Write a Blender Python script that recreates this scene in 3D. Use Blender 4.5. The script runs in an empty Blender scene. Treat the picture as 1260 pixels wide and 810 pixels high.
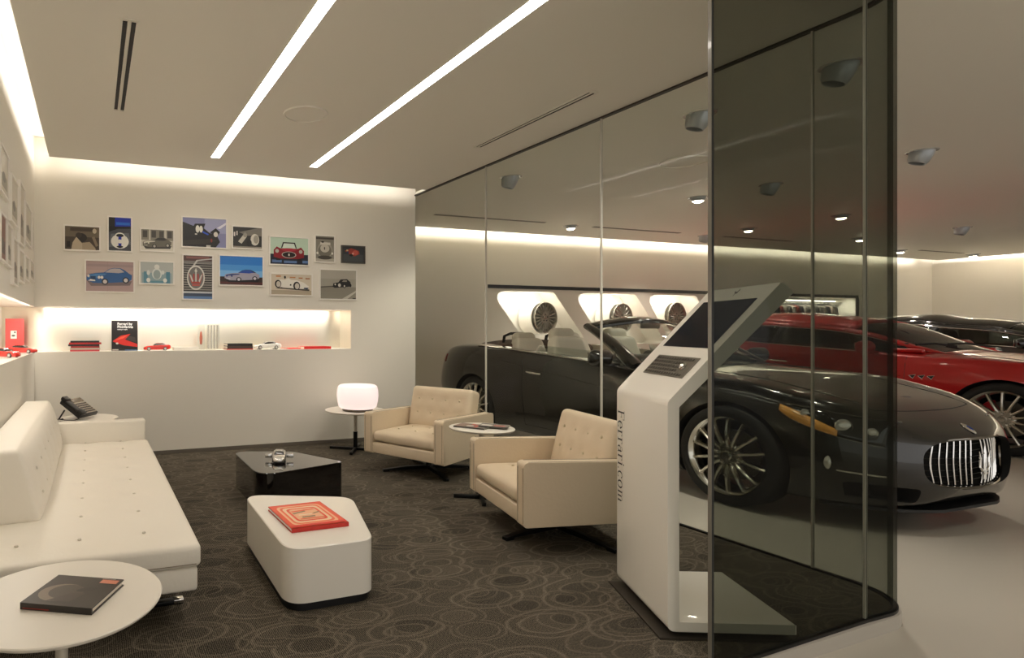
import bpy, bmesh, math, random
from mathutils import Vector, Matrix
PI = math.pi
S = bpy.context.scene
COL = S.collection
# ------------------------------------------------------------------ camera, world, exposure
cam_d = bpy.data.cameras.new('camera'); cam = bpy.data.objects.new('camera', cam_d); COL.objects.link(cam)
cam.location = (0, 0, 1.18); cam.rotation_euler = (PI/2, 0, -math.radians(19.204))
cam_d.sensor_width = 36; cam_d.lens = 734.96/1260*36
cam_d.shift_x = (630-370)/1260; cam_d.shift_y = 1.5/1260
cam_d.clip_start = 0.02
S.camera = cam
S.view_settings.view_transform = 'Standard'; S.view_settings.look = 'None'
S.view_settings.gamma = 1; S.view_settings.use_curve_mapping = False
S.view_settings.exposure = 0.80
W = bpy.data.worlds.new('world'); S.world = W; W.use_nodes = True
W.node_tree.nodes['Background'].inputs[0].default_value = (1.0, 0.97, 0.93, 1)
W.node_tree.nodes['Background'].inputs[1].default_value = 0.65

WARM = (1.0, 0.935, 0.85)
def area(name, loc, rot, sx, sy, power, col=WARM, spread=180):
    l = bpy.data.lights.new(name, 'AREA'); l.shape = 'RECTANGLE'; l.size = sx; l.size_y = sy
    l.energy = power; l.color = col; l.spread = math.radians(spread)
    o = bpy.data.objects.new(name, l); o.location = loc; o.rotation_euler = rot; COL.objects.link(o); return o
# cove lighting, lying on the lip of the dropped ceiling and shining at the walls
area('cove_light_left', (-0.33, 3.6, 2.725), (0, math.radians(100), 0), 0.03, 4.2, 5)
area('cove_light_back', (1.5, 5.50, 2.725), (math.radians(100), 0, 0), 3.6, 0.03, 4.5)
area('cove_light_showroom', (10.0, 7.50, 2.725), (math.radians(100), 0, 0), 13.2, 0.03, 40)
area('cove_light_right', (16.85, 3.5, 2.725), (0, math.radians(-100), 0), 0.03, 8.0, 45)
# fluorescent tubes inside the shelf niches
area('niche_light_back', (1.05, 5.815, 1.389), (math.radians(35), 0, 0), 3.0, 0.010, 6)
area('niche_light_left', (-0.505, 4.0, 1.389), (0, math.radians(35), 0), 0.010, 3.4, 6)

# ------------------------------------------------------------------ materials
_mc = {}
def lin(c):
    if isinstance(c, str):
        c = tuple(int(c[i:i+2], 16)/255 for i in (0, 2, 4))
    return tuple((v/12.92 if v <= 0.04045 else ((v+0.055)/1.055)**2.4) for v in c)
def mat(name, col='ffffff', rough=0.5, metal=0.0, coat=0.0, emit=None, es=0, bump=None, spec=0.5, trans=0, coat_rough=0.03, aniso=0, vary=None):
    if name in _mc: return _mc[name]
    m = bpy.data.materials.new(name); m.use_nodes = True; nt = m.node_tree
    b = nt.nodes['Principled BSDF']
    c = lin(col)
    b.inputs['Base Color'].default_value = (*c, 1); b.inputs['Roughness'].default_value = rough
    b.inputs['Metallic'].default_value = metal; b.inputs['Coat Weight'].default_value = coat
    b.inputs['Coat Roughness'].default_value = coat_rough
    b.inputs['Specular IOR Level'].default_value = spec
    b.inputs['Transmission Weight'].default_value = trans
    if aniso:
        b.inputs['Anisotropic'].default_value = aniso; b.inputs['Anisotropic Rotation'].default_value = 0.25
        t = nt.nodes.new('ShaderNodeTangent'); t.direction_type = 'RADIAL'; t.axis = 'Z'
        nt.links.new(t.outputs[0], b.inputs['Tangent'])
    if emit:
        b.inputs['Emission Color'].default_value = (*lin(emit), 1); b.inputs['Emission Strength'].default_value = es
    tc = None
    if bump or vary:
        tc = nt.nodes.new('ShaderNodeTexCoord')
    if bump:
        n = nt.nodes.new('ShaderNodeTexNoise'); n.inputs['Scale'].default_value = bump[0]; n.inputs['Detail'].default_value = 3
        bp = nt.nodes.new('ShaderNodeBump'); bp.inputs['Strength'].default_value = bump[1]; bp.inputs['Distance'].default_value = 0.01
        nt.links.new(tc.outputs['Object'], n.inputs['Vector']); nt.links.new(n.outputs['Fac'], bp.inputs['Height'])
        nt.links.new(bp.outputs[0], b.inputs['Normal'])
    if vary:   # gentle large scale colour variation: (scale, second colour)
        n = nt.nodes.new('ShaderNodeTexNoise'); n.inputs['Scale'].default_value = vary[0]; n.inputs['Detail'].default_value = 2
        mx = nt.nodes.new('ShaderNodeMix'); mx.data_type = 'RGBA'
        mx.inputs[6].default_value = (*c, 1); mx.inputs[7].default_value = (*lin(vary[1]), 1)
        nt.links.new(tc.outputs['Object'], n.inputs['Vector']); nt.links.new(n.outputs['Fac'], mx.inputs[0])
        nt.links.new(mx.outputs[2], b.inputs['Base Color'])
    _mc[name] = m; return m
def glass_mat(name, tint, refl=1.0, rough=0.0, ior=1.5):
    if name in _mc: return _mc[name]
    m = bpy.data.materials.new(name); m.use_nodes = True; nt = m.node_tree; nt.nodes.clear()
    o = nt.nodes.new('ShaderNodeOutputMaterial'); t = nt.nodes.new('ShaderNodeBsdfTransparent'); g = nt.nodes.new('ShaderNodeBsdfGlossy')
    t.inputs[0].default_value = (*tint, 1); g.inputs['Roughness'].default_value = rough; g.inputs[0].default_value = (refl, refl, refl, 1)
    f = nt.nodes.new('ShaderNodeFresnel'); f.inputs[0].default_value = ior
    geo = nt.nodes.new('ShaderNodeNewGeometry')        # only the outer face mirrors; inner faces pass light straight on
    mul = nt.nodes.new('ShaderNodeMath'); mul.operation = 'MULTIPLY'
    inv = nt.nodes.new('ShaderNodeMath'); inv.operation = 'SUBTRACT'; inv.inputs[0].default_value = 1
    nt.links.new(geo.outputs['Backfacing'], inv.inputs[1]); nt.links.new(f.outputs[0], mul.inputs[0]); nt.links.new(inv.outputs[0], mul.inputs[1])
    mx = nt.nodes.new('ShaderNodeMixShader')
    nt.links.new(mul.outputs[0], mx.inputs[0]); nt.links.new(t.outputs[0], mx.inputs[1]); nt.links.new(g.outputs[0], mx.inputs[2])
    nt.links.new(mx.outputs[0], o.inputs[0]); _mc[name] = m; return m
def carpet_mat():
    m = bpy.data.materials.new('carpet'); m.use_nodes = True; nt = m.node_tree; N = nt.nodes; L = nt.links
    b = N['Principled BSDF']; b.inputs['Roughness'].default_value = 0.95; b.inputs['Specular IOR Level'].default_value = 0.15
    tc = N.new('ShaderNodeTexCoord')
    def M(op, *a):
        n = N.new('ShaderNodeMath'); n.operation = op
        for i, v in enumerate(a):
            if isinstance(v, (int, float)): n.inputs[i].default_value = v
            else: L.new(v, n.inputs[i])
        return n.outputs[0]
    def cells(scale, rot, offs, sx):
        mp = N.new('ShaderNodeMapping'); mp.inputs['Scale'].default_value = (sx, 1, 1); mp.inputs['Rotation'].default_value = (0, 0, rot); mp.inputs['Location'].default_value = offs
        L.new(tc.outputs['Object'], mp.inputs[0])
        nz = N.new('ShaderNodeTexNoise'); nz.inputs['Scale'].default_value = 5; L.new(mp.outputs[0], nz.inputs[0])
        vm = N.new('ShaderNodeVectorMath'); vm.operation = 'MULTIPLY_ADD'; vm.inputs[1].default_value = (0.05, 0.05, 0); L.new(nz.outputs['Color'], vm.inputs[0]); L.new(mp.outputs[0], vm.inputs[2])
        v = N.new('ShaderNodeTexVoronoi'); v.voronoi_dimensions = '2D'; v.inputs['Scale'].default_value = scale; v.inputs['Randomness'].default_value = 0.85; L.new(vm.outputs[0], v.inputs['Vector'])
        sp = N.new('ShaderNodeSeparateColor'); L.new(v.outputs['Color'], sp.inputs[0]); d = v.outputs['Distance']
        def ring(r, w): return M('SUBTRACT', 1.0, M('MINIMUM', 1.0, M('DIVIDE', M('ABSOLUTE', M('SUBTRACT', d, r)), w)))
        R1 = M('ADD', 0.40, M('MULTIPLY', sp.outputs[0], 0.14)); R2 = M('MULTIPLY', R1, M('ADD', 0.45, M('MULTIPLY', sp.outputs[1], 0.3)))
        ln = M('MAXIMUM', ring(R1, 0.038), ring(R2, 0.034))
        fill = M('MULTIPLY', M('LESS_THAN', d, R2), M('SUBTRACT', sp.outputs[2], 0.6))
        return ln, fill
    l1, f1 = cells(5.2, 0.75, (0, 0, 0), 0.52); l2, f2 = cells(6.4, -0.15, (3.1, 1.7, 0), 0.60)
    fine = N.new('ShaderNodeTexNoise'); fine.inputs['Scale'].default_value = 210; fine.inputs['Detail'].default_value = 2; L.new(tc.outputs['Object'], fine.inputs[0])
    st = N.new('ShaderNodeTexWave'); st.inputs['Scale'].default_value = 42; st.inputs['Distortion'].default_value = 2.5; st.inputs['Detail Scale'].default_value = 2; L.new(tc.outputs['Object'], st.inputs[0])
    big = N.new('ShaderNodeTexNoise'); big.inputs['Scale'].default_value = 7; L.new(tc.outputs['Object'], big.inputs[0])
    line = M('MAXIMUM', l1, M('MULTIPLY', l2, 0.75))
    hatch = M('MULTIPLY', M('SUBTRACT', st.outputs['Fac'], 0.5), M('MULTIPLY', big.outputs['Fac'], 0.8))
    grain = M('MULTIPLY', M('SUBTRACT', fine.outputs['Fac'], 0.5), 1.5)
    fac = M('ADD', M('ADD', M('ADD', 0.24, M('MULTIPLY', line, 0.27)), M('MULTIPLY', M('ADD', f1, f2), 0.16)), M('ADD', hatch, grain))
    cr = N.new('ShaderNodeValToRGB'); e = cr.color_ramp.elements
    e[0].position = 0.0; e[0].color = (*lin('1c1914'), 1); e[1].position = 0.9; e[1].color = (*lin('8b806f'), 1)
    L.new(fac, cr.inputs[0]); L.new(cr.outputs[0], b.inputs['Base Color'])
    bp = N.new('ShaderNodeBump'); bp.inputs['Strength'].default_value = 0.5; bp.inputs['Distance'].default_value = 0.004
    L.new(fine.outputs['Fac'], bp.inputs['Height']); L.new(bp.outputs[0], b.inputs['Normal'])
    return m
M_wall = mat('wall_paint', 'ebe5d9', 0.6, vary=(0.6, 'e8e2d5'))
M_ceil = mat('ceiling_paint', 'ebe7dc', 0.6)
M_carpet = carpet_mat()
M_floor = mat('showroom_floor', 'bbb4a8', 0.32, coat=0.15, coat_rough=0.15, vary=(0.7, 'b6afa2'))
M_black = mat('black', '0b0a0a', 0.5)
M_dark = mat('dark_steel', '141312', 0.35, 0.6)
M_track = mat('ceiling_track', '3a3630', 0.5, 0.2)
M_chrome = mat('chrome', 'e8e6e2', 0.08, 1.0)
M_silver = mat('silver_alloy', 'b5afa4', 0.25, 0.9)
M_graph = mat('polished_alloy', 'c9c5bd', 0.14, 1.0)
M_white = mat('white_lacquer', 'ece6da', 0.3, coat=0.3)
M_wtop = mat('white_table_top', 'e9e2d5', 0.35)
M_glong = glass_mat('clear_glass', (0.945, 0.955, 0.93), 0.12)
M_gfront = glass_mat('smoked_glass', (0.555, 0.57, 0.535), 0.14)
M_gedge = mat('glass_edge', '191b19', 0.45, spec=0.3)
M_seal = mat('glass_joint', 'c8c2b6', 0.3)
M_strip = mat('strip_light', 'ffffff', 0.5, emit='fff7ee', es=10.5)
M_bulb = mat('spot_lens', 'ffffff', 0.5, emit='fff3dd', es=30)
M_brush = mat('brushed_steel', 'e6dfd0', 0.30, 1.0, aniso=0.9)
M_niche = mat('niche_white', 'f2ece0', 0.3)

# ------------------------------------------------------------------ mesh helpers
def obj(name, bm, m=None, parent=None, loc=None, rot=None, smooth=True, ang=35, recalc=True):
    if recalc: bmesh.ops.recalc_face_normals(bm, faces=bm.faces)
    me = bpy.data.meshes.new(name); bm.to_mesh(me); bm.free()
    for x in (m if isinstance(m, (list, tuple)) else [m]):
        if x: me.materials.append(x)
    if smooth and me.polygons:
        me.polygons.foreach_set('use_smooth', [True]*len(me.polygons)); me.set_sharp_from_angle(angle=math.radians(ang))
    o = bpy.data.objects.new(name, me); COL.objects.link(o)
    if parent: o.parent = parent
    if loc: o.location = loc
    if rot: o.rotation_euler = rot
    return o
def tag(o, label=None, cat=None, group=None, kind=None):
    if label: o['label'] = label
    if cat: o['category'] = cat
    if group: o['group'] = group
    if kind: o['kind'] = kind
    return o
def thing(name, label, cat, loc=(0, 0, 0), rz=0, group=None):
    o = bpy.data.objects.new(name, None); o.empty_display_size = 0.1; COL.objects.link(o)
    o.location = loc; o.rotation_euler = (0, 0, rz); return tag(o, label, cat, group)
def struct(name, bm, m, smooth=False, **k):
    return tag(obj(name, bm, m, smooth=smooth, **k), kind='structure')
def dup(o, parent=None):
    c = o.copy(); COL.objects.link(c); c.parent = parent
    for ch in o.children: dup(ch, c)
    return c
def nb(): return bmesh.new()
def setmi(faces, mi):
    for f in faces: f.material_index = mi
def box(bm, lo, hi, mi=0, bev=0, seg=2, mtx=None):
    t = nb(); bmesh.ops.create_cube(t, size=1)
    c = [(a+b)/2 for a, b in zip(lo, hi)]; s = [abs(b-a) for a, b in zip(lo, hi)]
    for v in t.verts: v.co = Vector((v.co.x*s[0]+c[0], v.co.y*s[1]+c[1], v.co.z*s[2]+c[2]))
    if bev: bmesh.ops.bevel(t, geom=t.edges[:], offset=min(bev, min(s)*0.45), segments=seg, profile=0.5, affect='EDGES')
    merge(bm, t, mi, mtx); return bm
def merge(bm, t, mi=None, mtx=None):
    if mtx is not None: t.transform(mtx)
    vm = {}
    for v in t.verts: vm[v] = bm.verts.new(v.co)
    for f in t.faces:
        try:
            nf = bm.faces.new([vm[v] for v in f.verts]); nf.material_index = f.material_index if mi is None else mi
        except ValueError: pass
    t.free(); return bm
def prism(bm, poly, a, b, axis='y', mi=0, bev=0, seg=2, mtx=None, vert_only=False):
    """polygon extruded a..b along axis; poly in the remaining two coords (x,z),(y,z) or (x,y)"""
    t = nb()
    def P(p, h):
        return {'y': (p[0], h, p[1]), 'x': (h, p[0], p[1]), 'z': (p[0], p[1], h)}[axis]
    A = [t.verts.new(P(p, a)) for p in poly]; B = [t.verts.new(P(p, b)) for p in poly]; n = len(poly)
    t.faces.new(A); t.faces.new(B[::-1])
    for i in range(n): t.faces.new([A[i], B[i], B[(i+1) % n], A[(i+1) % n]])
    bmesh.ops.recalc_face_normals(t, faces=t.faces)
    if bev: bmesh.ops.bevel(t, geom=[e for e in t.edges if not e.calc_length() < bev*1.2], offset=bev, segments=seg, profile=0.5, affect='EDGES', clamp_overlap=True)
    merge(bm, t, mi, mtx); return bm
def round_poly(pts, r, n=6):
    out = []; m = len(pts)
    for i in range(m):
        p0, p, p1 = Vector(pts[i-1]), Vector(pts[i]), Vector(pts[(i+1) % m])
        ri = r[i] if isinstance(r, (list, tuple)) else r
        if ri <= 0: out.append(tuple(p)); continue
        d0 = (p0-p).normalized(); d1 = (p1-p).normalized(); ang = d0.angle(d1)
        t = min(ri/math.tan(ang/2), (p0-p).length*0.49, (p1-p).length*0.49)
        a = p+d0*t; c = p+d1*t
        for k in range(n+1):
            s = k/n; out.append(tuple((1-s)**2*a+2*s*(1-s)*p+s*s*c))
    return out
def lathe(bm, prof, seg=32, axis='z', mi=0, mtx=None, close=False):
    """prof: list of (r, h)"""
    t = nb(); rings = []
    for r, h in prof:
        if r < 1e-6: rings.append([t.verts.new({'z': (0, 0, h), 'y': (0, h, 0), 'x': (h, 0, 0)}[axis])])
        else:
            rg = []
            for k in range(seg):
                a = 2*PI*k/seg; c, s = r*math.cos(a), r*math.sin(a)
                rg.append(t.verts.new({'z': (c, s, h), 'y': (c, h, s), 'x': (h, c, s)}[axis]))
            rings.append(rg)
    if close: rings.append(rings[0])
    for A, B in zip(rings, rings[1:]):
        for k in range(seg):
            q = [A[k % len(A)], A[(k+1) % len(A)], B[(k+1) % len(B)], B[k % len(B)]]
            u = []
            for v in q:
                if v not in u: u.append(v)
            if len(u) > 2:
                try: t.faces.new(u)
                except ValueError: pass
    merge(bm, t, mi, mtx); return bm
def tube(bm, pts, r, seg=8, mi=0, closed=False, flat=1.0, mtx=None):
    t = nb(); P = [Vector(p) for p in pts]; n = len(P); rings = []
    up = Vector((0, 0, 1)); prev = None
    for i in range(n):
        if closed: d = P[(i+1) % n]-P[i-1]
        else: d = P[min(i+1, n-1)]-P[max(i-1, 0)]
        d.normalize()
        if prev is None:
            ref = up if abs(d.dot(up)) < 0.9 else Vector((0, 1, 0)); a = d.cross(ref).normalized()
        else:
            a = (prev-d*prev.dot(d)).normalized()
        prev = a; b = d.cross(a); rr = r[i] if isinstance(r, (list, tuple)) else r
        rings.append([t.verts.new(P[i]+a*rr*math.cos(2*PI*k/seg)+b*rr*flat*math.sin(2*PI*k/seg)) for k in range(seg)])
    R = rings+([rings[0]] if closed else [])
    for A, B in zip(R, R[1:]):
        for k in range(seg): t.faces.new([A[k], A[(k+1) % seg], B[(k+1) % seg], B[k]])
    if not closed: t.faces.new(rings[0][::-1]); t.faces.new(rings[-1])
    merge(bm, t, mi, mtx); return bm
def softbox(bm, s, r, c=(0, 0, 0), fn=None, res=0.04, mi=0, mtx=None):
    """rounded box of size s centred on c with vertex hook fn(p)->p, p relative to the centre"""
    t = nb(); h = [v/2 for v in s]; r = min(r, min(h)*0.98)
    def ticks(H):
        a = [-H, -H+r*0.3, -H+r*0.65, -H+r]; b = [-v for v in a[::-1]]
        L = 2*(H-r); n = max(1, int(round(L/res))); m = [-H+r+L*k/n for k in range(1, n)] if L > 1e-6 else []
        o = []
        for v in a+m+b:
            if not o or v-o[-1] > 1e-7: o.append(v)
        return o
    T = [ticks(v) for v in h]; vs = {}
    def V(p):
        k = tuple(round(q, 6) for q in p)
        if k not in vs:
            inn = Vector([max(-h[i]+r, min(h[i]-r, p[i])) for i in range(3)]); d = Vector(p)-inn
            q = inn+d.normalized()*r if d.length > 1e-9 else Vector(p)
            if fn: q = Vector(fn(q, h))
            vs[k] = t.verts.new(q+Vector(c))
        return vs[k]
    for ax in range(3):
        u, w = [(1, 2), (0, 2), (0, 1)][ax]
        for side in (-1, 1):
            for i in range(len(T[u])-1):
                for j in range(len(T[w])-1):
                    q = []
                    for a, b in ((i, j), (i+1, j), (i+1, j+1), (i, j+1)):
                        p = [0, 0, 0]; p[ax] = side*h[ax]; p[u] = T[u][a]; p[w] = T[w][b]; q.append(V(p))
                    t.faces.new(q)
    bmesh.ops.recalc_face_normals(t, faces=t.faces)
    merge(bm, t, mi, mtx); return bm
def patch(bm, f, nu, nv, mi=0):
    """surface from f(u,v), u,v in 0..1"""
    g = [[bm.verts.new(f(i/nu, j/nv)) for j in range(nv+1)] for i in range(nu+1)]
    for i in range(nu):
        for j in range(nv):
            fc = bm.faces.new([g[i][j], g[i+1][j], g[i+1][j+1], g[i][j+1]]); fc.material_index = mi
    return bm
def solid(o, th, off=0):
    m = o.modifiers.new('solid', 'SOLIDIFY'); m.thickness = th; m.offset = off; return o
def wrinkle(x, y, s=1):
    return math.sin(9*x+3*math.sin(5*y))*math.sin(7*y+2*math.sin(6*x))*0.5
def RZ(a): return Matrix.Rotation(a, 4, 'Z')
def RX(a): return Matrix.Rotation(a, 4, 'X')
def RY(a): return Matrix.Rotation(a, 4, 'Y')
def TR(*v): return Matrix.Translation(v if len(v) == 3 else v[0])
# ------------------------------------------------------------------ the room
GX, BY, LX, CZ = 3.36, 5.80, -0.49, 2.67          # glass wall, back wall, left wall, ceiling height
NZ0, NZ1, NX1, ND = 0.981, 1.393, 2.586, 0.30     # wall niche heights, right end, depth
FZ = -0.06                                        # showroom floor below the raised lounge
# corner of the glass enclosure in plan
def corner_path(off=0.0, n=14):
    c = Vector((3.11, 1.79)); r = 0.25+off
    return [(c.x+r*math.cos(a), c.y+r*math.sin(a)) for a in [(-PI/2)+(PI/2)*k/n for k in range(n+1)]]
o_ = 0.02
plat = [(-0.9, 1.45-o_)]+[(2.0, 1.488-o_)]+corner_path(o_)+[(GX+o_, 5.8), (-0.9, 5.8)]
b = nb(); prism(b, plat, FZ, -0.004, 'z'); struct('floor', b, mat('kerb', 'b3aca1', 0.5))
b = nb(); prism(b, [(-0.6, 1.47), (2.0, 1.485)]+corner_path(-0.012)+[(GX-0.012, BY+0.05), (-0.6, BY+0.05)], -0.004, 0, 'z'); struct('floor_carpet', b, M_carpet)
b = nb(); box(b, (-4, -6, FZ-0.05), (18, 9, FZ)); struct('floor_showroom', b, M_floor)
# back wall with niche opening
b = nb()
box(b, (LX-0.5, BY, 0), (GX, BY+ND+0.1, NZ0)); box(b, (LX-0.5, BY, NZ1), (GX, BY+ND+0.1, 2.95))
box(b, (NX1, BY, NZ0), (GX, BY+ND+0.1, NZ1)); box(b, (LX-0.5, BY+ND, NZ0), (NX1, BY+ND+0.1, NZ1))
struct('wall_back', b, M_wall)
b = nb(); box(b, (LX-ND, BY+ND-0.006, NZ0), (NX1, BY+ND-0.002, NZ1)); struct('trim_1', b, M_brush)
b = nb(); box(b, (NX1-0.004, BY+0.004, NZ0), (NX1-0.001, BY+ND, NZ1)); struct('trim_2', b, M_brush)
b = nb(); box(b, (LX-ND, BY+0.0, NZ0), (NX1, BY+ND, NZ0+0.004)); box(b, (LX-ND, 1.0, NZ0), (LX, BY, NZ0+0.004)); struct('trim_3', b, M_niche)
b = nb()
box(b, (LX-ND-0.1, 0.2, 0), (LX, BY, NZ0)); box(b, (LX-ND-0.1, 0.2, NZ1), (LX, BY, 2.95)); box(b, (LX-ND-0.1, 0.2, NZ0), (LX-ND, BY+ND, NZ1))
box(b, (LX-ND-0.1, 0.2, NZ0), (LX, 1.0, NZ1))
struct('wall_left', b, M_wall)
b = nb(); box(b, (LX, BY-0.012, 0), (GX-0.02, BY, 0.035)); box(b, (LX, 0.3, 0), (LX+0.012, BY-0.012, 0.035)); struct('baseboard_back', b, mat('baseboard', '6d655a', 0.5))
# dropped ceiling slab, with lips and coves
b = nb()
box(b, (-0.352, -6, CZ), (17.0, 5.55, CZ+0.03)); box(b, (GX, 5.55, CZ), (17.0, 7.55, CZ+0.03))
struct('ceiling', b, M_ceil)
b = nb(); box(b, (LX-0.4, 0.2, 2.84), (-0.10, 5.55, 2.90)); box(b, (LX-0.4, 5.5, 2.90), (GX, BY+0.4, 2.95)); box(b, (-0.36, 0.2, CZ+0.03), (-0.33, 5.55, 2.70))
box(b, (GX, 7.2, 2.90), (17.5, 8.4, 2.95)); box(b, (16.7, -6, 2.90), (17.5, 8, 2.95)); struct('ceiling_cove', b, M_wall)
b = nb(); box(b, (-6, -6, 2.95), (18, 9, 3.0)); struct('ceiling_upper', b, M_wall)
# showroom walls
SY = 7.8
b = nb(); box(b, (3.0, BY+0.4, FZ), (GX, SY, 2.95)); struct('wall_side', b, M_wall)
b = nb(); box(b, (17.35, -6, FZ), (17.5, SY+0.5, 2.95)); struct('wall_right', b, M_wall)
# back wall of the showroom with three slanted wheel niches and a clothes niche
NT, NB = 1.80, 0.95
def niche_poly(x0, x1, sl):
    return round_poly([(x0, NT), (x1, NT), (x1+sl, NB), (x0+sl, NB)], [0.16, 0.10, 0.10, 0.10], 6)
niches = [(5.83, 7.06, 0.72), (7.43, 8.80, 0.72), (9.02, 10.24, 0.62)]
me_bm = nb(); box(me_bm, (3.0, SY, FZ), (17.5, SY+0.6, 2.95)); setmi(me_bm.faces, 0)
def boolean(base, cutters):
    """base, cutters: bpy objects; returns base with the cutters removed from it"""
    for c in cutters:
        m = base.modifiers.new('cut', 'BOOLEAN'); m.object = c; m.operation = 'DIFFERENCE'; m.solver = 'EXACT'; m.material_mode = 'TRANSFER'
    dg = bpy.context.evaluated_depsgraph_get(); ev = base.evaluated_get(dg)
    me = bpy.data.meshes.new_from_object(ev); base.modifiers.clear(); base.data = me
    for c in cutters: bpy.data.objects.remove(c)
    return base
wb = struct('wall_showroom_back', me_bm, M_wall)
cut = []
M_nglow = mat('niche_interior', 'f7f2e8', 0.45)
for x0, x1, sl in niches:
    c = nb(); prism(c, niche_poly(x0, x1, sl), SY-0.1, SY+0.35, 'y'); cut.append(obj('cut', c, M_nglow))
c = nb(); box(c, (12.2, SY-0.1, 1.05), (14.72, SY+0.45, 1.84)); cut.append(obj('cut', c, M_nglow))
boolean(wb, cut)
b = nb(); box(b, (5.79, SY-0.012, 1.835), (14.8, SY, 1.89)); box(b, (14.74, SY-0.012, 1.0), (14.82, SY, 1.84)); struct('trim_4', b, mat('wall_stripe', '1d1e26', 0.25, coat=0.5))
for k, (x0, x1, sl) in enumerate(niches):
    area('niche_tube_%d' % k, ((x0+x1)/2+0.10, SY+0.06, NT-0.014), (math.radians(20), 0, 0), (x1-x0)*0.72, 0.03, 2.8, (1, 0.96, 0.9)); area('niche_side_tube_%d' % k, (x1+0.12, SY+0.05, NT-0.30), (0, math.radians(50), 0), 0.5, 0.02, 1.3, (1, 0.96, 0.9))
area('clothes_tube', (13.5, SY+0.12, 1.83), (0, 0, 0), 2.2, 0.05, 16, (1, 0.93, 0.82))
# glass wall panes, joints, ceiling track
def pane(name, x0, y0, x1, y1, m, z0=0.0, z1=CZ, th=0.012):
    d = Vector((x1-x0, y1-y0)).normalized(); n = Vector((-d.y, d.x))*th/2; b = nb()
    prism(b, [(x0+n.x, y0+n.y), (x1+n.x, y1+n.y), (x1-n.x, y1-n.y), (x0-n.x, y0-n.y)], z0, z1, 'z'); return struct(name, b, m)
ys = [5.80, 4.551, 3.253, 1.955]
for i in range(3): pane('window_%d' % (i+1), GX, ys[i]-0.002, GX, ys[i+1]+0.002, M_glong)
pane('window_4', 2.026, 1.487, 2.966, 1.538, M_gfront)
def curved(name, pts, th, m):
    A = []; B = []
    for i, p in enumerate(pts):
        d = (Vector(pts[min(i+1, len(pts)-1)])-Vector(pts[max(i-1, 0)])).normalized(); n = Vector((-d.y, d.x))*th/2
        A.append((p[0]+n.x, p[1]+n.y)); B.append((p[0]-n.x, p[1]-n.y))
    b = nb(); n = len(pts)
    for (z0, z1) in ((0, CZ),):
        va = [b.verts.new((*p, z0)) for p in A]; vb = [b.verts.new((*p, z0)) for p in B]; wa = [b.verts.new((*p, z1)) for p in A]; wb_ = [b.verts.new((*p, z1)) for p in B]
        for i in range(n-1):
            b.faces.new([va[i], va[i+1], wa[i+1], wa[i]]); b.faces.new([vb[i+1], vb[i], wb_[i], wb_[i+1]])
            b.faces.new([va[i], vb[i], vb[i+1], va[i+1]]); b.faces.new([wa[i+1], wb_[i+1], wb_[i], wa[i]])
        b.faces.new([va[0], wa[0], wb_[0], vb[0]]); b.faces.new([va[-1], vb[-1], wb_[-1], wa[-1]])
    return struct(name, b, m, smooth=True)
arc_ = corner_path(0, 24)
curved('window_5', [(2.97, 1.54)]+arc_[:14], 0.012, M_gfront)
curved('window_6', arc_[13:]+[(GX, 1.951)], 0.012, M_glong)
k = 5
for (x, y) in ((GX, ys[1]), (GX, ys[2]), (GX, ys[3]), (2.968, 1.54)):
    b = nb(); box(b, (x-0.0075, y-0.004, 0), (x+0.0075, y+0.004, CZ)); struct('trim_%d' % k, b, M_seal); k += 1
b = nb(); box(b, (2.018, 1.479, 0), (2.027, 1.494, CZ)); struct('trim_9', b, M_gedge)
b = nb(); box(b, (2.015, 1.480, 0), (2.018, 1.492, CZ)); struct('trim_10', b, mat('edge_highlight', '6f6a60', 0.2, coat=0.5))  # paler strip paints in the highlight along the free glass edge
# base channel and ceiling track following the glass
path = [(2.012, 1.487), (2.966, 1.538)]+corner_path(0, 14)+[(GX, 5.8)]
def ribbon_path(pts, w, z0, z1):
    A = []; B = []
    for i, p in enumerate(pts):
        d = (Vector(pts[min(i+1, len(pts)-1)])-Vector(pts[max(i-1, 0)])).normalized(); n = Vector((-d.y, d.x))*w/2
        A.append((p[0]+n.x, p[1]+n.y)); B.append((p[0]-n.x, p[1]-n.y))
    b = nb(); prism(b, A+B[::-1], z0, z1, 'z'); return b
struct('trim_11', ribbon_path(path, 0.022, -0.004, 0.008), M_dark)
struct('trim_12', ribbon_path(path, 0.03, CZ-0.012, CZ+0.001), M_track)
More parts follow.
